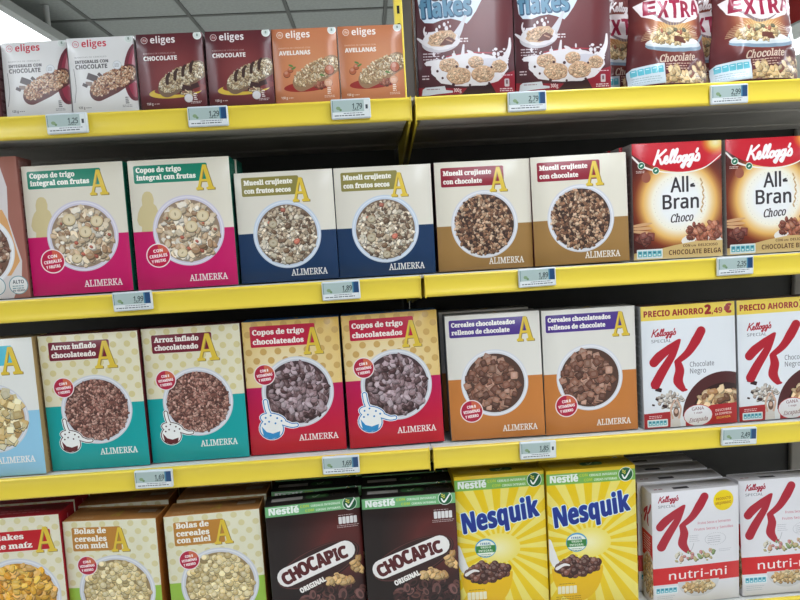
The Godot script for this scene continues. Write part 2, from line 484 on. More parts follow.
func print_negro() -> Sheet:
	var a := Sheet.new(128.9, c8(226, 229, 234))
	a.rect(0, 0, 100, 15, c8(232, 204, 84))
	write(a, "PRECIO AHORRO", 3, 11, 6.0, c8(150, 36, 30), "sansbold", 63, 0, 0, 0.2)
	write(a, "2", 68, 11.5, 9, c8(150, 28, 26), "sansbold", 6, 0, 0, 0.6)
	write(a, ",49", 75.0, 11.5, 6.0, c8(150, 28, 26), "sansbold", 11.5, 0, 0, 0.05)
	write(a, "€", 89, 11.5, 9, c8(150, 28, 26), "sansbold", 7, 0, 0, 0.6)
	script_word(a, 10, 24, 27, c8(168, 30, 48), 0.55)
	write(a, "SPECIAL", 10, 38.5, 3.2, c8(100, 100, 110), "sans", 21)
	var dark := PackedVector2Array()
	for i in 30:
		var w := PI + PI * i / 29.0
		dark.append(Vector2(86 + cos(w) * 45, 118 + sin(w) * 45))
	dark.append(Vector2(100, 129))
	a.poly(dark, c8(78, 34, 36))
	a.disc(86, 116, 34, 31, c8(46, 20, 22))
	heap(a, "flake", 84, 104, 26, 12, 90, 4.2, [c8(206, 172, 126), c8(226, 198, 156), c8(170, 126, 86), c8(120, 80, 56)])
	heap(a, "bit", 28, 100, 14, 9, 60, 2.0, [c8(200, 190, 180), c8(178, 160, 146), c8(214, 208, 200)])
	for p in [[16, 88, 3.4], [14, 98, 1.6], [22, 106, 2.6], [10, 104, 1.5], [19, 97, 1.2], [13, 85, 4]]:
		a.rounded(p[0] - p[2], p[1] - p[2] * 0.6, p[2] * 2, p[2] * 1.2, 0.4, c8(52, 30, 32), 0.3)
	paddle_k(a, 6, 24, 1.0, c8(176, 28, 46))
	write(a, "Chocolate", 50, 66, 5.2, c8(100, 100, 108), "sans", 26)
	write(a, "Negro", 50, 73, 5.2, c8(100, 100, 108), "sans", 17)
	a.poly(PackedVector2Array([Vector2(0, 113), Vector2(28, 112), Vector2(28, 129), Vector2(0, 129)]), c8(172, 24, 34))
	a.poly(PackedVector2Array([Vector2(44, 122), Vector2(72, 108), Vector2(100, 107), Vector2(100, 129), Vector2(44, 129)]), c8(176, 26, 36))
	small_type(a, 5, 115.5, 17, 2, 1.8, 0.7, c8(235, 215, 215))
	nutrition_tabs(a, 3, 119.5, 22, 8)
	a.brush([Vector2(33, 128), Vector2(33, 121), Vector2(34, 116)], [5.5, 5.0, 3.0], c8(214, 208, 206))
	a.brush([Vector2(30, 119), Vector2(28.5, 109), Vector2(33, 100)], [1.2, 1.0, 0.8], c8(206, 170, 150))
	a.brush([Vector2(37, 119), Vector2(39, 109), Vector2(35, 100)], [1.2, 1.0, 0.8], c8(206, 170, 150))
	a.oval(34, 113, 3.0, 5.2, 0, c8(112, 80, 64))
	a.oval(34, 112, 1.9, 2.6, 0, c8(210, 176, 156))
	a.oval(57.5, 118, 15.8, 11.6, 0, c8(190, 50, 60))
	a.oval(57.5, 118, 15.2, 11.0, 0, c8(230, 228, 232))
	write(a, "GANA", 57.5, 112.5, 3.4, c8(120, 60, 70), "sans", 13, -0.05, 0, 0, 0.5)
	write(a, "1 viaje", 57.5, 116.2, 2.0, c8(130, 80, 90), "sans", 9, -0.05, 0, 0, 0.5)
	write(a, "Escapada", 57.5, 124.5, 4.2, c8(120, 60, 70), "serif", 20, -0.06, 0.35, 0, 0.5)
	for i in 3:
		write(a, ["DESCUBRE", "LA SORPRESA", "ESCAPADA"][i], 85, 115 + i * 4, 2.4, c8(238, 222, 210) if i < 2 else c8(232, 196, 80), "sansbold", [17, 18, 15][i], -0.06, 0, 0, 0.5)
	return a

func print_nutri() -> Sheet:
	var a := Sheet.new(131, c8(224, 222, 226))
	script_word(a, 7, 4, 24, c8(160, 36, 56), 0.5)
	write(a, "SPECIAL", 7, 17.5, 3.0, c8(110, 110, 120), "sans", 20)
	paddle_k(a, 3, 4, 1.0, c8(172, 34, 52))
	a.disc(82, 15, 11.6, 11.6, c8(236, 206, 20))
	write(a, "PRODUCTO", 82, 14.5, 3.0, c8(170, 110, 30), "sansbold", 17, -0.05, 0, 0, 0.5)
	write(a, "MEJORADO", 82, 19.5, 3.0, c8(170, 110, 30), "sansbold", 18, -0.05, 0, 0, 0.5)
	write(a, "Frutos Secos e Sementes", 52, 40, 2.8, c8(196, 90, 110), "sans", 38)
	write(a, "Frutos Secos y Semillas", 48, 47, 2.8, c8(196, 90, 110), "sans", 45)
	for s in 36:
		var w := TAU * s / 36
		a.disc(72 + cos(w) * 12, 58.5 + sin(w) * 7, 0.35, 0.35, c8(160, 158, 164))
	small_type(a, 63, 55, 18, 4, 2.3, 0.7, c8(176, 174, 180))
	small_type(a, 42, 52, 12, 4, 2.2, 0.6, c8(186, 184, 190))
	small_type(a, 76, 71, 16, 2, 2.0, 0.6, c8(190, 188, 194))
	a.brush([Vector2(47, 61), Vector2(45, 67), Vector2(43, 70)], [0.3], c8(170, 168, 174))
	for i in 34:
		var p := Vector2(rng.randf_range(26, 72), rng.randf_range(70, 83))
		piece(a, "flake", p, rng.randf_range(1.2, 3.4), [c8(206, 160, 130), c8(184, 170, 120), c8(196, 130, 126), c8(214, 206, 186), c8(130, 150, 96)][rng.randi() % 5])
	a.rect(0, 87, 100, 19.5, c8(208, 36, 40))
	write(a, "nutri-mi", 18, 101.5, 9.4, c8(240, 232, 230), "sans", 67, 0, 0, 0.1)
	var dish := PackedVector2Array()
	for i in 21:
		dish.append(Vector2(52 - cos(PI * i / 20) * 24, 105 + sin(PI * i / 20) * 19))
	a.poly(dish, c8(206, 206, 210))
	heap(a, "flake", 52, 112, 18, 6, 80, 2.4, [c8(206, 172, 116), c8(184, 142, 90), c8(226, 204, 160)])
	nutrition_tabs(a, 2, 109, 26, 9)
	small_type(a, 4, 120, 22, 3, 2.2, 0.6, c8(180, 190, 196))
	return a

func wholegrain_band(a: Sheet, y: float, t: float, green: Color):
	a.rect(0, y, 100, t, green)
	write(a, "Nestlé", 4, y + t * 0.78, t * 0.6, c8(235, 240, 235), "sansbold", 31, 0, 0, 0.35)
	a.rect(4, y + t * 0.14, 29, t * 0.08, c8(235, 240, 235))
	write(a, "CON", 37, y + t * 0.42, t * 0.24, c8(196, 210, 60), "sansbold", 9, -0.04)
	write(a, "COM", 42, y + t * 0.86, t * 0.24, c8(196, 210, 60), "sansbold", 9, -0.04)
	write(a, "CEREALES INTEGRALES", 48, y + t * 0.42, t * 0.2, c8(232, 238, 230), "sansbold", 31)
	write(a, "CEREAIS INTEGRAIS", 53, y + t * 0.86, t * 0.2, c8(232, 238, 230), "sansbold", 26)
	var r := t * 0.66
	a.disc(89, y + t * 0.46, r, r, c8(230, 238, 230))
	a.disc(89, y + t * 0.46, r * 0.92, r * 0.92, c8(20, 92, 52))
	a.brush([Vector2(85, y + t * 0.5), Vector2(88, y + t * 0.82), Vector2(94, y + t * 0.1)], [0.7, 1.0, 0.7], c8(238, 240, 238), 4)
	for i in 4:
		a.oval(86 + (i % 2) * 2.0, y + t * 0.1 + i * 1.1, 1.3, 0.7, -0.6 if i % 2 else 0.6, c8(206, 200, 80))

func print_choco_chips() -> Sheet:
	var a := Sheet.new(148, c8(27, 12, 12))
	glow(a, 78, 52, 62, 1.1, [c8(27, 12, 12), c8(52, 19, 18), c8(90, 30, 28), c8(78, 28, 27)])
	wholegrain_band(a, 0.5, 11.5, c8(112, 176, 118))
	for i in 5:
		a.rounded(76 + i * 4.0, 20, 3.5, 8, 0.8, c8(222, 220, 220))
	small_type(a, 76, 18, 18, 1, 1, 0.7, c8(200, 190, 190))
	small_type(a, 74, 29.5, 24, 2, 1.8, 0.7, c8(190, 176, 176))
	a.oval(51, 71, 47, 20, -0.36, c8(30, 14, 14), 40)
	a.oval(51, 70.5, 46, 19, -0.36, c8(88, 44, 40), 40)
	a.oval(51, 70.5, 44.8, 18, -0.36, c8(50, 24, 24), 40)
	heap(a, "curl", 66, 117, 36, 20, 130, 6.0, [c8(74, 40, 38), c8(96, 58, 54), c8(56, 28, 28), c8(120, 80, 76)])
	heap(a, "flake", 91, 76, 6, 8, 12, 3.6, [c8(216, 176, 116), c8(196, 150, 90)])
	heap(a, "flake", 72, 90, 13, 5, 18, 3.8, [c8(216, 178, 120), c8(190, 146, 92)])
	a.rounded(5, 58, 88, 22, 10.8, c8(238, 234, 232), -0.34)
	var word := "CHOCAPIC"
	var wide := [8.6, 8.8, 9.6, 8.6, 9.4, 8.4, 3.6, 8.6]
	var run := -36.0
	for i in 8:
		var t: float = (run + wide[i] / 2) / 36.0
		var at := Vector2(49, 75.5) + Vector2(t * 36, 2.6 * t * t - 0.6).rotated(-0.34)
		write(a, word[i], at.x, at.y, 15.0 - 2.4 * absf(t), c8(84, 22, 26), "sansbold", wide[i], -0.34 + t * 0.10, 0.0, 0.75, 0.5)
		run += wide[i] + 0.9
	write(a, "ORIGINAL", 31, 100, 5.4, c8(238, 234, 230), "sansbold", 29, -0.38, 0, 0.35)
	a.ramp(134, 148, c8(224, 96, 44), c8(220, 80, 40))
	for i in 22:
		a.disc(rng.randf_range(78, 99), rng.randf_range(126, 135), rng.randf_range(1.5, 4), rng.randf_range(1.2, 3), c8(226, 222, 216))
	write(a, "GRATIS", 8, 144, 6, c8(244, 232, 210), "sansbold", 40)
	return a

func print_choco_balls() -> Sheet:
	var a := Sheet.new(164, c8(236, 200, 20))
	var centre := Vector2(46, 84)
	for i in 22:
		var w := TAU * i / 22
		a.poly(PackedVector2Array([centre, centre + Vector2.from_angle(w - 0.07) * 120, centre + Vector2.from_angle(w + 0.07) * 120]), c8(240, 222, 110))
	for i in 12:
		a.disc(46, 84, 24 - i * 1.9, 17 - i * 1.3, c8(240, 222, 110).lerp(c8(244, 236, 180), i / 11.0))
	a.rect(0, 0, 100, 3.5, c8(232, 196, 20))
	wholegrain_band(a, 3.5, 12.5, c8(126, 180, 82))
	for o in [[1.9, c8(232, 240, 246), null], [1.2, c8(140, 196, 226), null], [0.8, c8(28, 58, 150), c8(24, 44, 132)]]:
		write(a, "Nesquik", 8, 64.5, 22.0, o[1], "sansbold", 86, -0.17, 0.08, o[0], 0.0, o[2])
	a.disc(31, 83, 12, 11, c8(90, 160, 200))
	a.disc(31, 83.5, 11, 9.5, c8(232, 238, 226))
	a.rect(20, 80, 22, 8, c8(52, 130, 60))
	write(a, "CEREAL", 31, 79, 2.4, c8(40, 100, 150), "sansbold", 12, 0, 0, 0, 0.5)
	write(a, "TRIGO", 31, 83.2, 2.4, c8(240, 240, 230), "sansbold", 12, 0, 0, 0, 0.5)
	write(a, "INTEGRAL", 31, 87, 2.4, c8(240, 240, 230), "sansbold", 16, 0, 0, 0, 0.5)
	small_type(a, 24, 90, 14, 2, 2, 0.7, c8(80, 120, 90))
	a.oval(31, 112, 29, 10, -0.05, c8(244, 216, 70), 36)
	var dish := PackedVector2Array()
	for i in 25:
		dish.append(Vector2(31 - cos(PI * i / 24) * 29, 112 + sin(PI * i / 24) * 40))
	a.poly(dish, c8(232, 184, 10))
	a.oval(31, 112, 26.5, 8.4, -0.05, c8(88, 50, 40), 36)
	a.brush([Vector2(0, 80), Vector2(3, 95), Vector2(7, 106), Vector2(14, 111)], [2.5, 4.5, 4.5, 2.5], c8(236, 234, 232))
	heap(a, "ball", 32, 111, 23, 10, 90, 3.3, [c8(92, 52, 42), c8(118, 72, 60), c8(74, 38, 32)])
	a.brush([Vector2(8, 112), Vector2(16, 108), Vector2(22, 109)], [2.0, 1.6, 0.8], c8(236, 232, 230))
	small_type(a, 10, 130, 20, 1, 1, 0.8, c8(150, 120, 30))
	for i in 5:
		a.rounded(8 + i * 4.4, 133, 3.9, 9, 0.8, c8(236, 228, 196))
	small_type(a, 6, 145, 30, 3, 2.4, 0.8, c8(170, 130, 20))
	return a

func ragged(cx: float, cy: float, rx: float, ry: float, rough: float, n := 48) -> PackedVector2Array:
	var p := PackedVector2Array()
	for i in n:
		var w := TAU * i / n
		var g := 1.0 + rough * (sin(w * 5 + cx) * 0.5 + sin(w * 11 + cy) * 0.35) + rng.randf_range(-0.5, 0.5) * rough
		p.append(Vector2(cx + cos(w) * rx * g, cy + sin(w) * ry * g))
	return p

func print_choco_flakes() -> Sheet:
	var a := Sheet.new(156, c8(72, 32, 40))
	glow(a, 60, 84, 80, 1.0, [c8(72, 32, 40), c8(80, 36, 44), c8(104, 44, 48), c8(112, 48, 52)])
	var milk := c8(222, 216, 220)
	var splash := PackedVector2Array([Vector2(0, 40), Vector2(66, 36), Vector2(70, 60), Vector2(62, 74), Vector2(56, 82), Vector2(52, 86), Vector2(45, 83), Vector2(36, 80.5), Vector2(27, 81.5), Vector2(18, 84.5), Vector2(9, 84), Vector2(5, 79), Vector2(3.5, 66)])
	a.poly(splash, c8(210, 220, 232))
	write(a, "Choco", 16, 62.5, 15.0, c8(58, 34, 48), "sansbold", 42, -0.03, 0, 0.9)
	write(a, "flakes", 5.6, 79.8, 18.0, c8(44, 76, 106), "sansbold", 52, -0.05, 0, 1.2)
	write(a, "flakes", 5.0, 79.0, 18.0, c8(92, 138, 166), "sansbold", 52, -0.05, 0, 0.35)
	# spoon with a flake and a splash of milk
	a.brush([Vector2(36, 104), Vector2(43, 94), Vector2(48, 85), Vector2(51, 79)], [5.0, 3.4, 1.8, 1.4], c8(206, 204, 210))
	a.oval(25, 103, 20, 10.5, -0.12, c8(196, 190, 196), 30)
	a.poly(ragged(25, 101.5, 19, 9.5, 0.08), milk)
	a.brush([Vector2(1, 99), Vector2(7, 103), Vector2(14, 105)], [0.8, 2.0, 2.0], milk)
	a.brush([Vector2(10, 98), Vector2(8, 92), Vector2(9, 88)], [1.4, 0.9, 0.6], milk)
	for p in [[24, 88, 1.2], [29, 86, 1.5], [31, 90, 1.8], [10, 94, 1.0], [35, 88, 0.9], [21, 91, 1.4], [33, 84, 0.8]]:
		a.disc(p[0], p[1], p[2], p[2] * 1.4, milk)
	a.poly(PackedVector2Array([Vector2(11, 104), Vector2(15, 97), Vector2(24, 92), Vector2(36, 92), Vector2(41, 97), Vector2(38, 104), Vector2(26, 108), Vector2(15, 107)]), c8(202, 166, 136))
	heap(a, "bit", 26, 99.5, 12.5, 6, 110, 1.4, [c8(216, 182, 150), c8(190, 146, 112), c8(206, 168, 136)])
	a.poly(PackedVector2Array([Vector2(23, 107), Vector2(29, 100), Vector2(33, 98), Vector2(40, 102), Vector2(36, 106)]), c8(104, 56, 46))
	a.brush([Vector2(31, 101), Vector2(36, 103)], [0.7], c8(186, 140, 118))
	small_type(a, 6, 114, 19, 3, 2.8, 1.1, c8(196, 182, 188))
	small_type(a, 44, 100, 9, 2, 2.6, 1.4, c8(220, 208, 210))
	# bowl of milk with flakes
	a.brush([Vector2(30, 118), Vector2(55, 115), Vector2(80, 116)], [0.5], c8(176, 40, 60))
	a.poly(PackedVector2Array([Vector2(0, 156), Vector2(0, 148), Vector2(50, 150), Vector2(100, 134), Vector2(100, 156)]), c8(140, 24, 44))
	a.poly(PackedVector2Array([Vector2(44, 156), Vector2(52, 148), Vector2(74, 145), Vector2(80, 156)]), c8(48, 16, 24))
	a.poly(ragged(53, 132, 40, 16.5, 0.05), milk)
	a.poly(ragged(20, 124, 13, 3.4, 0.12), milk)
	a.brush([Vector2(82, 132), Vector2(90, 122), Vector2(95, 112), Vector2(96, 102)], [5.0, 3.4, 2.0, 0.9], milk)
	a.brush([Vector2(46, 124), Vector2(47, 114), Vector2(48, 107)], [3.0, 1.6, 0.9], milk)
	a.brush([Vector2(58, 122), Vector2(56, 116), Vector2(52, 113)], [3.0, 2.2, 1.0], milk)
	for i in 40:
		a.disc(rng.randf_range(16, 94), rng.randf_range(112, 126), rng.randf_range(0.5, 2.4), rng.randf_range(0.5, 2.4), milk)
	a.poly(ragged(74, 126, 15, 5, 0.06), c8(200, 196, 206))
	for p in [[32, 126, 10, 6.5], [60, 124, 8, 5.5], [84, 129, 8, 6], [42, 137, 12.5, 8.2], [67, 136, 12, 8]]:
		a.poly(ragged(p[0], p[1] + 1, p[2], p[3], 0.06, 24), c8(166, 122, 96))
		a.poly(ragged(p[0], p[1], p[2], p[3], 0.06, 24), c8(206, 168, 136))
		heap(a, "bit", p[0], p[1], p[2] * 0.86, p[3] * 0.8, 70, 1.3, [c8(222, 190, 158), c8(196, 154, 122), c8(210, 174, 142)])
	for p in [[25, 139, 1.2], [36, 146, 1.6], [53, 147, 1.2], [20, 132, 1.3], [73, 146, 1.3], [40, 128, 1.4], [51, 129, 1.6], [76, 130, 1.2]]:
		a.disc(p[0], p[1], p[2], p[2], c8(70, 40, 44))
	small_type(a, 4, 136, 8, 2, 2.8, 1.2, c8(206, 190, 194))
	a.poly(PackedVector2Array([Vector2(3, 156), Vector2(4, 150), Vector2(7, 148), Vector2(27, 147), Vector2(28, 151), Vector2(35, 152), Vector2(35, 154), Vector2(18, 155), Vector2(10, 156)]), c8(210, 214, 222))
	small_type(a, 8, 149.5, 17, 1, 1, 0.9, c8(150, 120, 130))
	write(a, "300g", 36, 153.5, 3.6, c8(232, 226, 226), "sansbold", 8)
	small_type(a, 86, 138, 12, 1, 1, 0.9, c8(206, 180, 186))
	a.rounded(89, 142, 5, 8, 1, c8(196, 186, 190))
	a.rect(90.4, 143.4, 2.2, 4, c8(120, 90, 96))
	small_type(a, 84, 151.5, 14, 2, 2, 1.0, c8(214, 200, 204))
	return a

func print_extra() -> Sheet:
	var a := Sheet.new(170, c8(88, 36, 40))
	glow(a, 52, 96, 60, 1.0, [c8(88, 36, 40), c8(100, 42, 42), c8(124, 58, 48), c8(186, 120, 78), c8(218, 168, 108), c8(226, 190, 136)])
	script_word(a, 30, 47, 44, c8(230, 222, 222), 1.1)
	a.poly(PackedVector2Array([Vector2(4, 72), Vector2(30, 64), Vector2(70, 62), Vector2(94, 68), Vector2(98, 80), Vector2(88, 91), Vector2(68, 98), Vector2(50, 99), Vector2(30, 95), Vector2(12, 87)]), c8(232, 222, 222))
	a.brush([Vector2(16, 77), Vector2(30, 89), Vector2(46, 98), Vector2(60, 98), Vector2(72, 92)], [0.8, 1.6, 1.8, 1.2, 0.4], c8(140, 120, 122))
	for i in 5:
		write(a, "EXTRA"[i], 14 + i * 16.5, [86, 91, 92, 91, 87][i], [17, 20, 22, 20, 18][i], c8(150, 28, 62), "sansbold", 14.5, -0.03 + (i - 2) * -0.03, 0.05, 0.4)
	for i in 30:
		a.brush([Vector2(50, 116), Vector2(50, 116) + Vector2.from_angle(PI + PI * i / 29.0) * Vector2(38, 20)], [0.5, 0.2], c8(230, 206, 160), 2)
	a.oval(54, 124, 38, 8.5, 0.02, c8(126, 148, 166), 30)
	a.oval(53, 121.5, 37, 6.5, 0.02, c8(206, 212, 216), 30)
	a.oval(51, 119.5, 34, 5.0, 0.0, c8(226, 224, 222), 30)
	a.brush([Vector2(88, 118), Vector2(96, 110), Vector2(100, 104)], [1.8, 1.4, 1.2], c8(140, 160, 176))
	heap(a, "flake", 48, 113, 26, 9.5, 170, 2.7, [c8(216, 188, 138), c8(196, 160, 108), c8(228, 206, 160)])
	for p in [[58, 117, 6.5], [62, 120, 4]]:
		a.rounded(p[0] - p[2], p[1] - p[2] * 0.5, p[2] * 2, p[2], 1.0, c8(104, 58, 48), 0.15)
	heap(a, "bit", 52, 107, 20, 4, 7, 2.4, [c8(110, 104, 84), c8(176, 106, 84)])
	write(a, "Chocolate", 54, 143.5, 8.6, c8(206, 186, 168), "serif", 44, -0.03, 0.3, 0.3, 0.5)
	small_type(a, 40, 146, 30, 3, 3.0, 1.2, c8(200, 172, 156))
	heap(a, "flake", 72, 165, 34, 7, 150, 3.6, [c8(206, 174, 124), c8(186, 146, 98), c8(120, 66, 54), c8(222, 196, 152)])
	heap(a, "flake", 86, 152, 11, 9, 40, 4.0, [c8(196, 160, 116), c8(110, 62, 52), c8(214, 186, 146)])
	heap(a, "flake", 50, 156, 6, 4, 12, 4.0, [c8(206, 180, 136), c8(190, 156, 110)])
	a.poly(PackedVector2Array([Vector2(0, 151), Vector2(5, 147), Vector2(38, 145), Vector2(39, 169), Vector2(1, 170)]), c8(200, 212, 222))
	for i in 5:
		a.rounded(3 + i * 6.8, 149.5 - i * 0.3, 6.2, 8, 0.8, c8(92, 180, 198), -0.06)
		a.rect(4.2 + i * 6.8, 151 - i * 0.3, 3.4, 1.0, c8(210, 232, 238))
	small_type(a, 4, 160, 32, 3, 2.6, 0.9, c8(150, 170, 180))
	return a

func bar_shape(a: Sheet, tones: Array, stripes: bool):
	var P := func(u, v): return Vector2(64, 68) + Vector2(u * 1.12, v * 1.3).rotated(-0.42)
	a.brush([P.call(-24, 3), P.call(0, 2), P.call(26, 0)], [13.0, 15.0, 14.0], tones[0])
	for i in 460:
		var u := rng.randf_range(-31, 34)
		var m := sqrt(maxf(0.0, 1.0 - pow(absf(u - 1.5) / 33.5, 3.0)))
		var q: Vector2 = P.call(u, rng.randf_range(-12, 9.5) * m)
		var c: Color = tones[1 + rng.randi() % (tones.size() - 1)]
		a.oval(q.x, q.y + 0.35, 2.1, 1.4, rng.randf_range(0, PI), shade(c, 0.62), 8)
		a.oval(q.x, q.y, 2.0, 1.2, rng.randf_range(0, PI), shade(c, rng.randf_range(0.9, 1.1)), 8)
	if stripes:
		for s in 4:
			var u0 := -16.0 + s * 12.0
			a.brush([P.call(u0 - 4, -2), P.call(u0, -8), P.call(u0 + 5, -11)], [2.2, 2.6, 1.6], c8(66, 44, 40))

func own_bar(bg: Color, edge: Color, ink: Color, red: Color, first: Array, weight: String) -> Sheet:
	var a := Sheet.new(112.3, edge)
	if bg != edge:
		glow(a, 55, 62, 82, 1.0, [edge, edge.lerp(bg, 0.5), bg, bg.lightened(0.08)], 40)
	a.disc(13, 9.5, 5.0, 5.0, red)
	a.disc(13, 9.5, 4.3, 4.3, bg)
	write(a, "ifa", 13, 11, 3.4, red, "sans", 5, 0, 0, 0, 0.5)
	write(a, "eliges", 22, 14.0, 10.0, red, "sansbold", 37, 0, 0, 0.05)
	write(a, first[0], 10, 30.5, 2.2, ink.lerp(bg, 0.35), "sans", 48)
	for i in range(1, first.size()):
		write(a, first[i][0], 10, 31 + i * 7.2 + first[i][2], first[i][1], ink, "sansbold", first[i][3], 0, 0, 0.25)
	write(a, weight, 9, 106, 3.6, ink, "sansbold", 10)
	small_type(a, 20.5, 104, 9, 1, 1, 1.3, ink.lerp(bg, 0.3))
	return a

func bar_marks(a: Sheet, ink: Color, tag: Color, at: Vector2):
	a.disc(at.x, at.y, 6.6, 6.6, tag.darkened(0.15))
	a.disc(at.x, at.y, 5.8, 5.8, tag)
	small_type(a, at.x - 4, at.y - 2.2, 8, 3, 1.9, 0.8, ink.lerp(tag, 0.4))
	a.disc(93, 4.5, 6.4, 6.4, c8(222, 226, 222))
	a.disc(93, 4.5, 5.0, 5.0, c8(206, 212, 208))
	write(a, "8", 93, 6.0, 3.6, c8(70, 100, 84), "sansbold", 2.6, 0, 0, 0, 0.5)
	small_type(a, 81, 91, 6, 4, 2.8, 1.7, ink.lerp(tag, 0.15))
	small_type(a, 76, 103, 16, 2, 2.2, 0.9, ink.lerp(tag, 0.3))

func print_bar_white() -> Sheet:
	var a := own_bar(c8(222, 220, 220), c8(222, 220, 220), c8(92, 88, 92), c8(196, 52, 70), ["BARRITAS DE CEREALES", ["INTEGRALES CON", 4.3, 0.0, 50], ["CHOCOLATE", 6.2, 1.2, 48]], "125 g")
	a.oval(101, 54, 19, 44, 0.12, c8(112, 46, 60), 40)
	a.oval(103, 53, 15, 40, 0.12, c8(152, 52, 74), 40)
	a.oval(105, 44, 10, 28, 0.16, c8(190, 124, 136), 30)
	for p in [[34, 60, 8, 0.4], [28, 69, 5, 0.1], [42, 66, 6, -0.3], [22, 71, 4, 0.5], [46, 57, 4, 0.8]]:
		a.rounded(p[0] - p[2], p[1] - p[2] * 0.6, p[2] * 2, p[2] * 1.2, 0.8, c8(84, 72, 74) if p[2] != 5 else c8(140, 120, 114), p[3])
	bar_shape(a, [c8(92, 46, 46), c8(206, 168, 138), c8(186, 138, 106), c8(222, 194, 168), c8(150, 100, 76)], false)
	bar_marks(a, c8(92, 88, 92), c8(222, 224, 228), Vector2(73, 43))
	a.brush([Vector2(7, 46), Vector2(8, 74), Vector2(4, 96)], [0.35], c8(110, 106, 108))
	return a

func print_bar_dark() -> Sheet:
	var a := own_bar(c8(124, 56, 58), c8(72, 26, 36), c8(234, 228, 226), c8(232, 226, 226), ["BARRITAS DE CEREALES CON", ["CHOCOLATE", 6.2, 1.6, 50]], "150 g")
	a.oval(54, 88, 40, 9, -0.05, c8(212, 180, 70), 36)
	a.oval(62, 84, 40, 8, -0.05, c8(124, 56, 56), 36)
	bar_shape(a, [c8(120, 96, 78), c8(206, 190, 160), c8(186, 164, 130), c8(220, 208, 186), c8(160, 134, 104)], true)
	for p in [[72, 84, 8, 0.3], [84, 80, 6, -0.3], [64, 90, 4, 0.2]]:
		a.rounded(p[0] - p[2], p[1] - p[2] * 0.6, p[2] * 2, p[2] * 1.2, 0.8, c8(66, 42, 42), p[3])
	heap(a, "bit", 72, 90, 10, 4, 30, 1.8, [c8(206, 190, 160), c8(150, 110, 90)])
	bar_marks(a, c8(226, 214, 212), c8(222, 220, 226), Vector2(73, 98))
	return a

func print_bar_hazel() -> Sheet:
	var a := own_bar(c8(206, 136, 96), c8(188, 112, 76), c8(240, 232, 226), c8(240, 232, 228), ["BARRITAS DE CEREALES CON", ["AVELLANAS", 6.2, 1.6, 48]], "150 g")
	a.oval(52, 88, 38, 8, -0.06, c8(150, 44, 40), 36)
	bar_shape(a, [c8(150, 116, 88), c8(212, 190, 156), c8(190, 160, 122), c8(226, 208, 180), c8(170, 136, 100)], false)
	for p in [[20, 68, 5], [26, 62, 4], [86, 64, 7]]:
		piece(a, "ball", Vector2(p[0], p[1]), p[2], c8(176, 96, 66))
	for p in [[27, 56, 0.4], [31, 60, -0.5], [74, 72, 0.3]]:
		a.oval(p[0], p[1], 4, 1.6, p[2], c8(96, 128, 70))
	heap(a, "flake", 70, 88, 9, 4, 12, 3, [c8(130, 70, 56), c8(150, 90, 70)])
	bar_marks(a, c8(240, 230, 224), c8(214, 160, 130), Vector2(83, 84))
	return a

func plain_side(c: Color, ink: Color, tall: float) -> Sheet:
	var a := Sheet.new(tall, c, 256)
	for y in range(6, int(tall) - 8, 34):
		small_type(a, 14, y + 4.0, 70, 8, 3.2, 1.5, c.lerp(ink, 0.6))
	return a

func turned_side(c: Color, ink: Color, tall: float) -> Sheet:
	var a := Sheet.new(tall, c, 256)
	for x in [26, 40, 54, 68]:
		var y := 20.0
		while y < tall - 30:
			var n := rng.randf_range(6, 22)
			if rng.randf() < 0.7:
				a.rect(x, y, 4.5, n, c.lerp(ink, 0.65))
			y += n + 4
	return a

func nutri_side(tall: float) -> Sheet:
	var a := Sheet.new(tall, c8(220, 218, 222), 256)
	paddle_k(a, 18, 40, 1.25, c8(172, 34, 52))
	a.rect(0, 150, 100, 92, c8(206, 50, 42))
	small_type(a, 14, 162, 70, 7, 9, 4, c8(236, 214, 208))
	a.disc(60, tall * 0.76, 62, 84, c8(214, 206, 200))
	heap(a, "flake", 60, tall * 0.76, 52, 74, 120, 9, [c8(206, 172, 116), c8(184, 142, 90), c8(226, 204, 160)])
	return a

func flap_print(kind: String, c: Color, ink: Color) -> Sheet:
	var a := Sheet.new(32, c, 512)
	match kind:
		"letter":
			write(a, "A", 46, 22, 14, c8(206, 170, 70), "serifbold", 11, 0, 0.3, 0.2)
			a.rect(74, 7, 20, 8, c.lerp(Color.WHITE, 0.55))
			small_type(a, 6, 22, 26, 2, 3, 1.1, c.lerp(ink, 0.6))
			a.rect(0, 15.6, 100, 0.5, shade(c, 0.7))
		"band":
			a.rect(5, 8, 34, 11, c8(214, 210, 206) if c.v < 0.4 else c.lerp(Color.WHITE, 0.25))
			a.rounded(42, 7, 26, 13, 5, c8(70, 124, 72))
			a.brush([Vector2(50, 13), Vector2(52, 16), Vector2(57, 9)], [0.9], c8(210, 226, 200), 4)
			a.disc(62, 13, 3, 3, c8(110, 160, 100))
			a.rounded(71, 7, 26, 13, 3, c.lerp(Color.WHITE, 0.35))
			a.rounded(72, 8, 24, 11, 3, c)
			small_type(a, 75, 11, 17, 2, 3.4, 1.2, c.lerp(Color.WHITE, 0.45))
		"code":
			a.rect(28, 16, 18, 8, c8(50, 46, 50))
			small_type(a, 6, 18, 12, 1, 3, 2.6, c8(150, 70, 80))
			small_type(a, 52, 14, 42, 2, 7, 1.2, c8(176, 170, 174))
			a.rect(0, 28.5, 100, 0.6, c8(186, 184, 188))
		_:
			small_type(a, 8, 12, 80, 2, 7, 2.0, c.lerp(ink, 0.5))
			a.rect(0, 15.6, 100, 0.5, shade(c, 0.7))
	return a

# ---------------------------------------------------------------- materials and meshes
func mat(c: Color, rough := 0.6, metal := 0.0, spec := 0.5) -> StandardMaterial3D:
	var m := StandardMaterial3D.new()
	m.albedo_color = c
	m.roughness = rough
	m.metallic = metal
	m.metallic_specular = spec
	return m

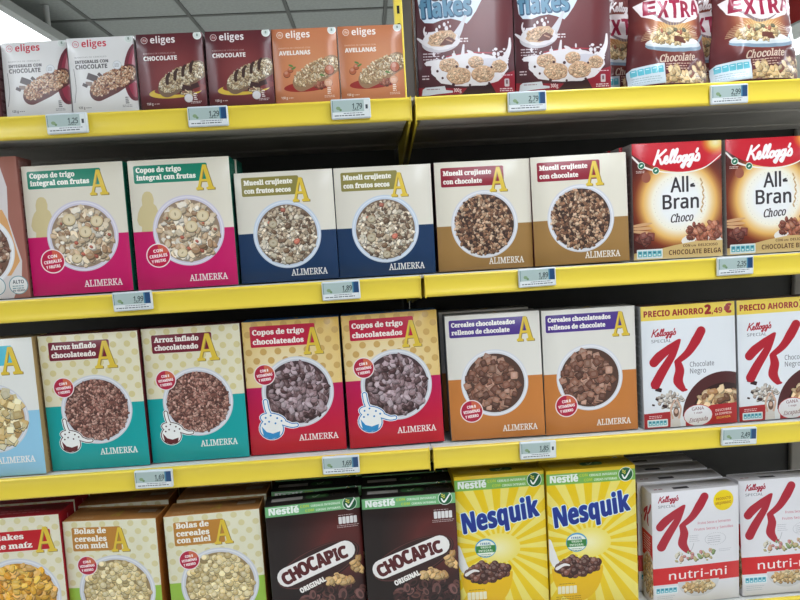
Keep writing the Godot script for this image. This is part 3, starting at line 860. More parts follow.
func printed(a: Sheet, rough := 0.42, coat := 0.25) -> StandardMaterial3D:
	var m := mat(Color.WHITE, rough, 0.0, 0.42)
	m.albedo_texture = a.done()
	m.texture_repeat = false
	m.clearcoat_enabled = coat > 0.0
	m.clearcoat = coat
	m.clearcoat_roughness = 0.22
	return m

func speckle(c: Color, spread: float, freq: float, rough: float, metal := 0.0) -> StandardMaterial3D:
	var n := FastNoiseLite.new()
	n.seed = 7
	n.frequency = freq
	var t := NoiseTexture2D.new()
	t.width = 256
	t.height = 256
	t.seamless = true
	t.noise = n
	var g := Gradient.new()
	g.set_color(0, shade(c, 1.0 - spread))
	g.set_color(1, shade(c, 1.0 + spread))
	t.color_ramp = g
	var m := mat(Color.WHITE, rough, metal)
	m.albedo_texture = t
	m.uv1_triplanar = true
	m.uv1_scale = Vector3.ONE * 2.0
	return m

func quad(st: SurfaceTool, a: Vector3, b: Vector3, c: Vector3, d: Vector3, ua := Vector2(0, 0), ub := Vector2(1, 0), uc := Vector2(1, 1), ud := Vector2(0, 1)):
	# a, b, c, d clockwise seen from the front
	for v in [[a, ua], [b, ub], [c, uc], [a, ua], [c, uc], [d, ud]]:
		st.set_uv(v[1])
		st.add_vertex(v[0])

func begin() -> SurfaceTool:
	var st := SurfaceTool.new()
	st.begin(Mesh.PRIMITIVE_TRIANGLES)
	return st

func commit(st: SurfaceTool) -> ArrayMesh:
	st.generate_normals()
	return st.commit()

# a box with small chamfers, centred in x and z ranges given as two corners
func add_block(st: SurfaceTool, lo: Vector3, hi: Vector3, e := 0.001):
	st.set_smooth_group(-1)
	var c := (lo + hi) / 2
	var s := (hi - lo) / 2
	e = minf(e, minf(s.x, minf(s.y, s.z)) * 0.45)
	var i := s - Vector3.ONE * e
	var axes := [Vector3.RIGHT, Vector3.UP, Vector3.BACK]
	for n in 3:
		var u: Vector3 = axes[(n + 1) % 3]
		var v: Vector3 = axes[(n + 2) % 3]
		var w: Vector3 = axes[n]
		for sg in [1.0, -1.0]:
			var o: Vector3 = c + w * s[n] * sg
			var U: Vector3 = u * i[(n + 1) % 3]
			var V: Vector3 = v * i[(n + 2) % 3]
			if sg > 0:
				quad(st, o - U + V, o + U + V, o + U - V, o - U - V)
			else:
				quad(st, o + U + V, o - U + V, o - U - V, o + U - V)
		# chamfers along w
		for su in [1.0, -1.0]:
			for sv in [1.0, -1.0]:
				var p0: Vector3 = c + u * s[(n + 1) % 3] * su + v * i[(n + 2) % 3] * sv
				var p1: Vector3 = c + u * i[(n + 1) % 3] * su + v * s[(n + 2) % 3] * sv
				var L: Vector3 = w * i[n]
				if su * sv > 0:
					quad(st, p0 + L, p1 + L, p1 - L, p0 - L)
				else:
					quad(st, p1 + L, p0 + L, p0 - L, p1 - L)
	for sx in [1.0, -1.0]:
		for sy in [1.0, -1.0]:
			for sz in [1.0, -1.0]:
				var q := [c + Vector3(s.x * sx, i.y * sy, i.z * sz), c + Vector3(i.x * sx, s.y * sy, i.z * sz), c + Vector3(i.x * sx, i.y * sy, s.z * sz)]
				if sx * sy * sz > 0:
					q = [q[0], q[2], q[1]]
				for p in q:
					st.set_uv(Vector2.ZERO)
					st.add_vertex(p)

func block(lo: Vector3, hi: Vector3, e := 0.001) -> ArrayMesh:
	var st := begin()
	add_block(st, lo, hi, e)
	return commit(st)

# a profile of (z, y) points drawn along x, closed at both ends
func extrude(profile: Array, x0: float, x1: float, rounded := false) -> ArrayMesh:
	var st := begin()
	var n := profile.size()
	for i in n:
		st.set_smooth_group(0 if rounded and i > 0 and i < n - 2 else -1)
		var p: Vector2 = profile[i]
		var q: Vector2 = profile[(i + 1) % n]
		quad(st, Vector3(x0, p.y, p.x), Vector3(x1, p.y, p.x), Vector3(x1, q.y, q.x), Vector3(x0, q.y, q.x))
	st.set_smooth_group(-1)
	var flat := PackedVector2Array(profile)
	var ix := Geometry2D.triangulate_polygon(flat)
	for i in range(0, ix.size(), 3):
		for x in [x0, x1]:
			for j in ([0, 1, 2] if x == x0 else [0, 2, 1]):
				st.set_uv(Vector2.ZERO)
				st.add_vertex(Vector3(x, flat[ix[i + j]].y, flat[ix[i + j]].x))
	return commit(st)

func part(called: String, m: Mesh, material: Material, parent: Node3D) -> MeshInstance3D:
	var o := MeshInstance3D.new()
	o.name = called
	o.mesh = m
	o.material_override = material
	parent.add_child(o, true)
	return o

var taken := {}
func numbered(called: String) -> String:
	taken[called] = taken.get(called, -1) + 1
	return called if taken[called] == 0 else "%s_%03d" % [called, taken[called]]

func thing(called: String, label: String, category: String, group := "", kind := "") -> Node3D:
	var o := Node3D.new()
	o.name = numbered(called)
	add_child(o)
	tag(o, label, category, group, kind)
	return o

func tag(o: Node, label: String, category: String, group := "", kind := ""):
	if label:
		o.set_meta("label", label)
	if category:
		o.set_meta("category", category)
	if group:
		o.set_meta("group", group)
	if kind:
		o.set_meta("kind", kind)

func structure(called: String, m: Mesh, material: Material, label: String, category: String) -> MeshInstance3D:
	var o := part(called, m, material, self)
	tag(o, label, category, "", "structure")
	return o

# ---------------------------------------------------------------- cartons
var cartons := {}

func front_mesh(w: float, h: float) -> ArrayMesh:
	var st := begin()
	st.set_smooth_group(0)
	var us := [0.0, 0.0012 / w, 0.2, 0.4, 0.6, 0.8, 1.0 - 0.0012 / w, 1.0]
	var vs := [0.0, 0.0012 / h, 0.2, 0.4, 0.6, 0.8, 1.0 - 0.0012 / h, 1.0]
	var at := func(i, j):
		var u: float = us[i]
		var v: float = vs[j]
		var z := -0.0012 if i == 0 or j == 0 or i == 7 or j == 7 else 0.0014 * (1 - pow(2 * u - 1, 2)) * (1 - pow(2 * v - 1, 2))
		return Vector3((u - 0.5) * w, (1 - v) * h, z)
	for i in 7:
		for j in 7:
			quad(st, at.call(i, j), at.call(i + 1, j), at.call(i + 1, j + 1), at.call(i, j + 1), Vector2(us[i], vs[j]), Vector2(us[i + 1], vs[j]), Vector2(us[i + 1], vs[j + 1]), Vector2(us[i], vs[j + 1]))
	return commit(st)

# kind of carton: printed front, side and flap, width, height, depth
func carton_kind(kind: String, front: Sheet, side: Sheet, flap: Sheet, back: Color, w: float, h: float, d: float, rough := 0.42, coat := 0.25, right: Sheet = null):
	var sm := printed(side, 0.5, 0.1)
	var K := {"w": w, "h": h, "d": d, "front": printed(front, rough, coat), "left": sm, "right": printed(right, 0.5, 0.1) if right else sm, "flap": printed(flap, 0.5, 0.1), "back": mat(back, 0.6)}
	var b := 0.0012
	K.front_mesh = front_mesh(w, h)
	var st := begin()
	quad(st, Vector3(w / 2, h, -b), Vector3(w / 2, h, -d), Vector3(w / 2, 0, -d), Vector3(w / 2, 0, -b))
	K.right_mesh = commit(st)
	st = begin()
	quad(st, Vector3(-w / 2, h, -d), Vector3(-w / 2, h, -b), Vector3(-w / 2, 0, -b), Vector3(-w / 2, 0, -d))
	K.left_mesh = commit(st)
	# the top: two flaps meeting over each other, the upper one a card's thickness proud, its tuck line a little behind the middle
	st = begin()
	var t := 0.0006
	quad(st, Vector3(-w / 2, h, -d), Vector3(w / 2, h, -d), Vector3(w / 2, h, -b), Vector3(-w / 2, h, -b))
	quad(st, Vector3(-w / 2 + 0.002, h + t, -d * 0.86), Vector3(w / 2 - 0.002, h + t, -d * 0.86), Vector3(w / 2 - 0.002, h + t * 0.2, -b), Vector3(-w / 2 + 0.002, h + t * 0.2, -b))
	quad(st, Vector3(w / 2 - 0.002, h + t, -d * 0.86), Vector3(-w / 2 + 0.002, h + t, -d * 0.86), Vector3(-w / 2 + 0.002, h, -d * 0.86), Vector3(w / 2 - 0.002, h, -d * 0.86))
	K.flap_mesh = commit(st)
	st = begin()
	quad(st, Vector3(w / 2, h, -d), Vector3(-w / 2, h, -d), Vector3(-w / 2, 0, -d), Vector3(w / 2, 0, -d))
	quad(st, Vector3(-w / 2, 0, -b), Vector3(w / 2, 0, -b), Vector3(w / 2, 0, -d), Vector3(-w / 2, 0, -d))
	K.back_mesh = commit(st)
	cartons[kind] = K

var shelf_top := {}

func put_carton(kind: String, called: String, row: int, x: float, z: float, yaw: float, lean: float, roll: float, label: String, category: String, group := "") -> Node3D:
	var K: Dictionary = cartons[kind]
	var o := thing(called, label, category, group)
	part("front_panel", K.front_mesh, K.front, o)
	part("side_panel", K.left_mesh, K.left, o)
	part("side_panel", K.right_mesh, K.right, o)
	part("top_flap", K.flap_mesh, K.flap, o)
	part("back_panel", K.back_mesh, K.back, o)
	var le := deg_to_rad(lean)
	o.basis = Basis(Vector3.UP, deg_to_rad(yaw)) * Basis(Vector3.RIGHT, -le) * Basis(Vector3.BACK, deg_to_rad(roll))
	o.position = Vector3(x, shelf_top[row] + K.d * sin(le) + K.w / 2 * absf(sin(deg_to_rad(roll))) + 0.0003, z)
	return o

# copies of a front carton queued up behind it
func queue_behind(front: Node3D, kind: String, n: int, label: String, group: String, sway := 0.0):
	var row := 1
	for r in [2, 3, 4]:
		if absf(front.position.y - shelf_top[r]) < 0.03:
			row = r
	var K: Dictionary = cartons[kind]
	var base_name := String(front.name).trim_suffix(String(front.name).right(4)) if String(front.name).right(4).begins_with("_") else String(front.name)
	for i in n:
		var c: Node3D = front.duplicate()
		c.name = numbered(base_name)
		add_child(c)
		c.set_meta("label", label if n == 1 else ["nearest", "second", "third", "fourth"][i] + " " + label)
		c.set_meta("group", group)
		var turn := front.basis.get_euler()
		var off: float = (i + 1) * (K.d / cos(turn.x) + 0.0042) + absf(sin(turn.y)) * K.w * 0.5
		c.basis = Basis(Vector3.RIGHT, turn.x)
		c.position = Vector3(front.position.x + sway * (i + 1), shelf_top[row] + K.d * absf(sin(turn.x)) + 0.0003, front.position.z - off)

# ---------------------------------------------------------------- bags
func bag_mesh(w: float, h: float, deep: float, seed_value: int) -> Array:
	var n := FastNoiseLite.new()
	n.seed = seed_value
	n.frequency = 1.0
	n.fractal_octaves = 3
	var U := 34
	var V := 44
	var out := []
	for side in [1.0, -1.0]:
		var st := begin()
		st.set_smooth_group(0)
		var at := func(i, j):
			var u := float(i) / U
			var v := float(j) / V          # 0 top, 1 bottom
			var y := (1.0 - v) * h
			var half := w / 2 * (1.0 - 0.14 * smoothstep(0.92, 0.42, v) + 0.022 * sin(v * 9.0 + seed_value) * (1.0 - v) + 0.02 * n.get_noise_2d(v * 14.0, seed_value))
			var x: float = (2 * u - 1) * half
			var belly := pow(1.0 - pow(absf(2 * u - 1), 2.4), 0.75) * smoothstep(0.0, 0.34, v) * (0.55 + 0.45 * smoothstep(0.1, 0.75, v))
			var edge := 1.0 - pow(absf(2 * u - 1), 6.0)
			var crease: float = n.get_noise_3d(u * 2.2, v * 3.6, side * 9.0) * 0.007 + n.get_noise_3d(u * 8.0 + v * 4.0, v * 9.0, side * 4.0) * 0.0013
			crease *= edge * smoothstep(0.0, 0.1, v) * smoothstep(1.0, 0.9, v)
			return Vector3(x, y, side * (deep / 2 * belly + 0.0008) + crease * side)
		for i in U:
			for j in V:
				var p := [at.call(i, j), at.call(i + 1, j), at.call(i + 1, j + 1), at.call(i, j + 1)]
				var t := [Vector2(float(i) / U, float(j) / V), Vector2(float(i + 1) / U, float(j) / V), Vector2(float(i + 1) / U, float(j + 1) / V), Vector2(float(i) / U, float(j + 1) / V)]
				if side > 0:
					quad(st, p[0], p[1], p[2], p[3], t[0], t[1], t[2], t[3])
				else:
					quad(st, p[1], p[0], p[3], p[2], t[1], t[0], t[3], t[2])
		if side > 0:
			# folded base the bag stands on
			for i in U:
				var a: Vector3 = at.call(i, V)
				var b: Vector3 = at.call(i + 1, V)
				quad(st, a, b, Vector3(b.x, 0, -b.z), Vector3(a.x, 0, -a.z))
		out.append(commit(st))
	return out

func put_bag(x: float, z: float, turn: float, lean: float, seed_value: int, label: String, film: Material, back: Material, seal: Material, group: String, w := 0.166):
	var o := thing("cereal_bag", label, "bag", group)
	var h := 0.272
	var m := bag_mesh(w, h, 0.066, seed_value)
	part("front_film", m[0], film, o)
	part("back_film", m[1], back, o)
	var st := begin()
	st.set_smooth_group(-1)
	for i in 40:      # crimped seal along the top
		var x0 := -w * 0.465 + w * 0.93 * i / 40
		var x1 := x0 + w * 0.93 / 40
		var z0 := 0.0010 if i % 2 else -0.0002
		var z1 := -0.0002 if i % 2 else 0.0010
		quad(st, Vector3(x0, h + 0.014, z0), Vector3(x1, h + 0.014, z1), Vector3(x1, h - 0.001, z1), Vector3(x0, h - 0.001, z0))
		quad(st, Vector3(x1, h + 0.014, z1 - 0.0012), Vector3(x0, h + 0.014, z0 - 0.0012), Vector3(x0, h - 0.001, z0 - 0.0012), Vector3(x1, h - 0.001, z1 - 0.0012))
	part("top_seal", commit(st), seal, o)
	o.basis = Basis(Vector3.UP, deg_to_rad(turn)) * Basis(Vector3.RIGHT, -deg_to_rad(lean))
	o.position = Vector3(x, shelf_top[1] + 0.0006 + 0.036 * sin(deg_to_rad(lean)), z)

# ---------------------------------------------------------------- electronic price labels
func price_label(x: float, y: float, turn: float, price: String, blue: bool, label: String):
	var o := thing("price_label", label, "price label", "electronic price labels on the yellow rails")
	var w := 0.0365
	var t := 0.018
	part("housing", block(Vector3(-w, -t, 0), Vector3(w, t, 0.007), 0.0016), white_plastic, o)
	var a := Sheet.new(49.0, c8(172, 190, 188), 384)
	a.rect(0, 33, 100, 16, c8(224, 228, 230))
	small_type(a, 30, 36, 62, 1, 1, 2.0, c8(110, 116, 122))
	small_type(a, 5, 42, 88, 1, 1, 2.6, c8(80, 86, 92))
	a.rect(0, 0, 1.6, 33, c8(60, 110, 104))
	if blue:
		a.rect(86, 0, 14, 33, c8(28, 68, 112))
		a.rect(82, 0, 4, 33, c8(70, 130, 160))
	else:
		a.rect(86, 0, 14, 33, c8(222, 228, 228))
		a.rect(90, 14, 6, 12, c8(60, 66, 74))
	a.oval(16, 22, 6, 5, 0.3, c8(132, 158, 118))
	a.disc(22, 27, 3.4, 3.4, c8(110, 140, 100))
	write(a, price, 80, 25, 15, c8(70, 84, 84), "sans", 26, 0, 0.06, 0.5, 1.0)
	small_type(a, 54, 27.5, 24, 1, 1, 2.4, c8(96, 110, 108))
	var st := begin()
	quad(st, Vector3(-w + 0.0025, t - 0.003, 0.00725), Vector3(w - 0.0025, t - 0.003, 0.00725), Vector3(w - 0.0025, -t + 0.0022, 0.00725), Vector3(-w + 0.0025, -t + 0.0022, 0.00725))
	part("screen", commit(st), printed(a, 0.3, 0.5), o)
	part("clip", block(Vector3(-0.012, t - 0.006, -0.0034), Vector3(0.012, t - 0.001, 0.0002), 0.0006), white_plastic, o)
	o.position = Vector3(x, y, 0.0105)
	o.rotation_degrees = Vector3(0, 0, turn)

# ---------------------------------------------------------------- shelving
var yellow: StandardMaterial3D
var grey_steel: StandardMaterial3D
var dark_panel: StandardMaterial3D
var ledge: StandardMaterial3D
var white_plastic: StandardMaterial3D
var rod_metal: StandardMaterial3D

func rail_profile(y: float) -> Array:
	# (z, y): rolled top lip, a gently bowed face, rounded lower lip
	return [Vector2(0.000, y), Vector2(0.005, y - 0.0003), Vector2(0.0072, y - 0.0016), Vector2(0.0078, y - 0.0040), Vector2(0.0070, y - 0.0056), Vector2(0.0062, y - 0.012), Vector2(0.0060, y - 0.018), Vector2(0.0064, y - 0.025), Vector2(0.0076, y - 0.032),
		Vector2(0.0090, y - 0.0365), Vector2(0.0090, y - 0.0395), Vector2(0.0072, y - 0.0415), Vector2(0.004, y - 0.0424), Vector2(0.000, y - 0.0424)]

func shelf(unit: Node3D, y: float, x0: float, x1: float, back: float):
	var s := part("shelf", block(Vector3(x0, y - 0.006, back), Vector3(x1, y, -0.001), 0.0008), ledge, unit)
	var rail := part("price_rail", extrude(rail_profile(y - 0.0006), x0 + 0.0045, x1 - 0.0055, true), yellow, s)
	rail.set_meta("label", "yellow plastic price rail")
	for e in [x0 + 0.0026, x1 - 0.0056]:
		part("rail_end_cap", block(Vector3(e, y - 0.0445, -0.004), Vector3(e + 0.0018, y + 0.0006, 0.0102), 0.0008), yellow, s)
	# pressed stiffening trays on the underside
	for t in [[-0.002, -0.098, 0.041], [-0.126, -0.330, 0.041], [-0.356, back + 0.012, 0.041]]:
		part("stiffener", block(Vector3(x0 + 0.012, y - t[2], t[1]), Vector3(x1 - 0.012, y - 0.0062, t[0]), 0.003), grey_steel, s)
	for e in [x0 + 0.004, x1 - 0.008]:
		var pr := [Vector2(back, y - 0.0065), Vector2(-0.02, y - 0.0065), Vector2(-0.03, y - 0.044), Vector2(back + 0.05, y - 0.10), Vector2(back, y - 0.11)]
		var b := part("bracket", extrude(pr, e, e + 0.004), yellow, s)
		b.set_meta("label", "yellow steel shelf bracket")

func shelving(label: String, x0: float, x1: float, tops: Array, upright_at: Array):
	var u := thing("shelving_unit", label, "shelf", "shelving units side by side")
	var back := -0.46
	for y in tops:
		shelf(u, y, x0, x1, back)
	var y := 0.12
	while y < 1.72:       # back panels, each a steel sheet with folded edges
		var top := minf(y + 0.196, 1.755)
		part("back_panel", block(Vector3(x0 + 0.016, y, back - 0.02), Vector3(x1 - 0.016, top - 0.006, back - 0.004), 0.004), dark_panel, u)
		y += 0.2
	part("back_sheet", block(Vector3(x0, 0.1, back - 0.028), Vector3(x1, 1.75, back - 0.0205)), dark_panel, u)
	for x in upright_at:
		part("upright", block(Vector3(x - 0.011, 0.0, back - 0.06), Vector3(x + 0.011, 2.32 if x < 0.5 else 1.93, back - 0.0285), 0.002), yellow, u)
		for i in (22 if x < 0.5 else 13):
			part("slot", block(Vector3(x - 0.0035, 1.30 + i * 0.044, back - 0.0287), Vector3(x + 0.0035, 1.32 + i * 0.044, back - 0.0282), 0.0001), slot_dark, u)
	if x1 > 1.0:
		part("back_strut", block(Vector3(1.160, 0.12, back - 0.003), Vector3(1.215, 1.70, back + 0.012), 0.003), grey_steel, u)
	part("base_plinth", block(Vector3(x0 + 0.004, 0.0, back - 0.06), Vector3(x1 - 0.004, 0.118, -0.03), 0.002), dark_panel, u)
	return u

var slot_dark: StandardMaterial3D

# ---------------------------------------------------------------- lamps
func ceiling_lamp(label: String, x: float, z: float, length: float, rods: Array, y := 2.65, hood := true):
	var o := thing("ceiling_light", label, "light", "long white ceiling lights")
	var half := 0.15
	if hood:
		var pr := [Vector2(-half - 0.045, 0.0), Vector2(-half - 0.035, 0.055), Vector2(-0.09, 0.085), Vector2(0.09, 0.085), Vector2(half + 0.035, 0.055), Vector2(half + 0.045, 0.0), Vector2(half + 0.002, -0.004), Vector2(half + 0.002, 0.012), Vector2(-half - 0.002, 0.012), Vector2(-half - 0.002, -0.004)]
		var m := part("housing", extrude(pr, -length / 2, length / 2), lamp_grey, o)
		m.rotation.y = PI / 2
	var glow_m := StandardMaterial3D.new()
	glow_m.albedo_color = Color(0.9, 0.9, 0.9)
	glow_m.emission_enabled = true
	glow_m.emission = Color(0.97, 0.985, 1.0)
	glow_m.emission_energy_multiplier = 3.0
	part("diffuser", block(Vector3(-half, 0.002, -length / 2 + 0.01), Vector3(half, 0.010, length / 2 - 0.01), 0.002), glow_m, o)
	if true:
		for r in rods:
			var c := CylinderMesh.new()
			c.top_radius = 0.015
			c.bottom_radius = 0.015
			c.height = 0.115
			c.radial_segments = 12
			var q := part("suspension_rod", c, lamp_grey, o)
			q.position = Vector3(half + 0.01, 0.115, r)
	o.position = Vector3(x, y, z)
	var l := AreaLight3D.new()
	l.name = numbered("lamp_glow")
	l.area_size = Vector2(half * 2, length - 0.02)
	l.light_color = Color(0.93, 0.965, 1.0)
	l.light_energy = LAMP_ENERGY * length
	l.area_range = 20.0
	l.area_attenuation = 2.0
	l.shadow_enabled = true
	add_child(l)
	l.position = Vector3(x, y - 0.006, z)
	l.rotation_degrees = Vector3(-90, 0, 0)

var lamp_grey: StandardMaterial3D
const LAMP_ENERGY := 1.15

func _ready():
	rng.seed = 20240607
	# ---- camera
	var cam := Camera3D.new()
	cam.name = "camera"
	add_child(cam)
	cam.position = Vector3(0, 1.5, 1.2)
	cam.rotation_order = EULER_ORDER_YXZ
	cam.rotation_degrees = Vector3(-6.812, -2.437, -3.254)
	cam.fov = rad_to_deg(2.0 * atan(300.0 / 620.0))
	cam.near = 0.02
	cam.current = true
	# ---- surroundings and exposure
	var we := WorldEnvironment.new()
	we.name = "surroundings"
	var env := Environment.new()
	env.background_mode = Environment.BG_COLOR
	env.background_color = Color(0.02, 0.02, 0.02)
	env.tonemap_mode = Environment.TONE_MAPPER_LINEAR
	env.tonemap_exposure = 1.10
	env.sdfgi_enabled = true
	env.ssao_enabled = true
	env.ssil_enabled = true
	we.environment = env
	add_child(we)
	# ---- shared materials
	lamp_grey = mat(c8(196, 198, 196), 0.5)
	yellow = mat(c8(234, 207, 64), 0.38)
	yellow.clearcoat_enabled = true
	yellow.clearcoat = 0.3
	yellow.clearcoat_roughness = 0.25
	grey_steel = speckle(c8(166, 160, 152), 0.05, 0.02, 0.55)
	dark_panel = speckle(c8(58, 56, 54), 0.06, 0.02, 0.5)
	ledge = speckle(c8(206, 206, 202), 0.03, 0.02, 0.5)
	white_plastic = mat(c8(208, 216, 222), 0.4)
	rod_metal = mat(c8(84, 60, 42), 0.34, 1.0)
	slot_dark = mat(c8(26, 24, 22), 0.8)
	# ---- lamps: lines of hooded lights running away from the shelves, and one sunk in the dropped ceiling
	ceiling_lamp("long hooded white ceiling light hanging beyond the white bar boxes", -1.875, -0.4, 7.0, [-2.1, -0.7, 0.7, 2.1])
	ceiling_lamp("long hooded white ceiling light hanging above the divider and flakes boxes", 0.69, -0.4, 7.0, [-2.1, -0.7, 0.7, 2.1])
	ceiling_lamp("white light strip set into the dropped ceiling beside the red fascia", 3.25, -0.9, 8.0, [], 2.642, false)
	build_room()
	build_shelving()
	build_products()
	build_labels()

func build_room():
	structure("floor", block(Vector3(-5.2, -0.1, -7.2), Vector3(5.2, 0.0, 3.4)), speckle(c8(220, 218, 212), 0.05, 0.03, 0.35), "pale polished shop floor", "floor")
	var tile := speckle(c8(160, 164, 160), 0.05, 0.08, 0.85)
	var bar := mat(c8(104, 106, 102), 0.6)
	var roof := structure("ceiling", block(Vector3(-5.2, 2.86, -7.2), Vector3(5.2, 2.96, 3.4)), tile, "grey suspended ceiling of square tiles", "ceiling")
	var tm := block(Vector3(-0.284, 2.826, -0.284), Vector3(0.284, 2.845, 0.284), 0.003)
	for i in range(-6, 8):
		for j in range(-7, 11):
			var cx := 0.18 - 0.295 + i * 0.59
			var cz := -2.765 + 0.295 + j * 0.59
			if cx > 2.8 or cx < -3.9 or cz < -6.8 or cz > 3.1:
				continue
			var p := part("ceiling_tile", tm, tile, roof)
			p.position = Vector3(cx, 0, cz)
	for i in range(-6, 5):
		part("grid_bar", block(Vector3(0.18 + i * 0.59 - 0.011, 2.820, -7.1), Vector3(0.18 + i * 0.59 + 0.011, 2.8595, 3.3), 0.002), bar, roof)
	for j in range(-7, 11):
		part("grid_bar", block(Vector3(-4.2, 2.8195, -2.765 + j * 0.59 - 0.011), Vector3(2.82, 2.8590, -2.765 + j * 0.59 + 0.011), 0.002), bar, roof)
	var wall := speckle(c8(226, 225, 220), 0.03, 0.03, 0.8)
	structure("wall_back", block(Vector3(-5.2, 0, -7.3), Vector3(5.2, 2.96, -7.2)), wall, "pale far wall of the shop", "wall")
	structure("wall_front", block(Vector3(-5.2, 0, 3.4), Vector3(5.2, 2.96, 3.5)), speckle(c8(158, 155, 148), 0.04, 0.03, 0.8), "pale wall across the aisle", "wall")
	structure("wall_left", block(Vector3(-5.3, 0, -7.2), Vector3(-5.2, 2.96, 3.4)), wall, "pale side wall of the shop", "wall")
	structure("wall_right", block(Vector3(5.2, 0, -7.2), Vector3(5.3, 2.96, 3.4)), wall, "pale side wall beyond the dropped ceiling", "wall")
	# dropped ceiling along the right with a red upstand and a grey underside
	var drop := structure("trim_1", block(Vector3(2.835, 2.652, -7.15), Vector3(5.15, 2.855, 3.35), 0.002), speckle(c8(196, 198, 194), 0.03, 0.03, 0.6), "dropped ceiling with a red fascia and grey underside", "ceiling")
	var red := part("fascia", block(Vector3(2.815, 2.656, -7.15), Vector3(2.834, 2.818, 3.35), 0.002), mat(c8(176, 34, 34), 0.45), drop)
	red.set_meta("label", "red fascia board")
	part("edge_strip", block(Vector3(2.812, 2.640, -7.15), Vector3(2.85, 2.655, 3.35), 0.002), lamp_grey, drop)

func build_shelving():
	shelf_top = {1: 1.7385, 2: 1.4022, 3: 1.0545, 4: 0.6690}
	var tops := [shelf_top[1], shelf_top[2], shelf_top[3], shelf_top[4], 0.30]
	shelving("yellow-railed steel shelving unit holding the cereal bars and honey balls", -1.235, 0.0965, tops, [-1.22])
	shelving("yellow-railed steel shelving unit holding the chocolate flakes and white cartons", 0.0975, 1.43, tops, [0.1100, 1.416])
	var d := thing("shelf_divider", "glossy dark metal divider panel upright between bar boxes and flakes cartons", "divider")
	part("panel", block(Vector3(-0.0012, 0.0, -0.23), Vector3(0.0012, 0.40, -0.004), 0.0008), rod_metal, d)
	part("foot", block(Vector3(-0.0016, -0.001, -0.23), Vector3(0.0030, 0.003, -0.05), 0.0008), rod_metal, d)
	d.position = Vector3(0.1040, shelf_top[1] + 0.0012, 0)

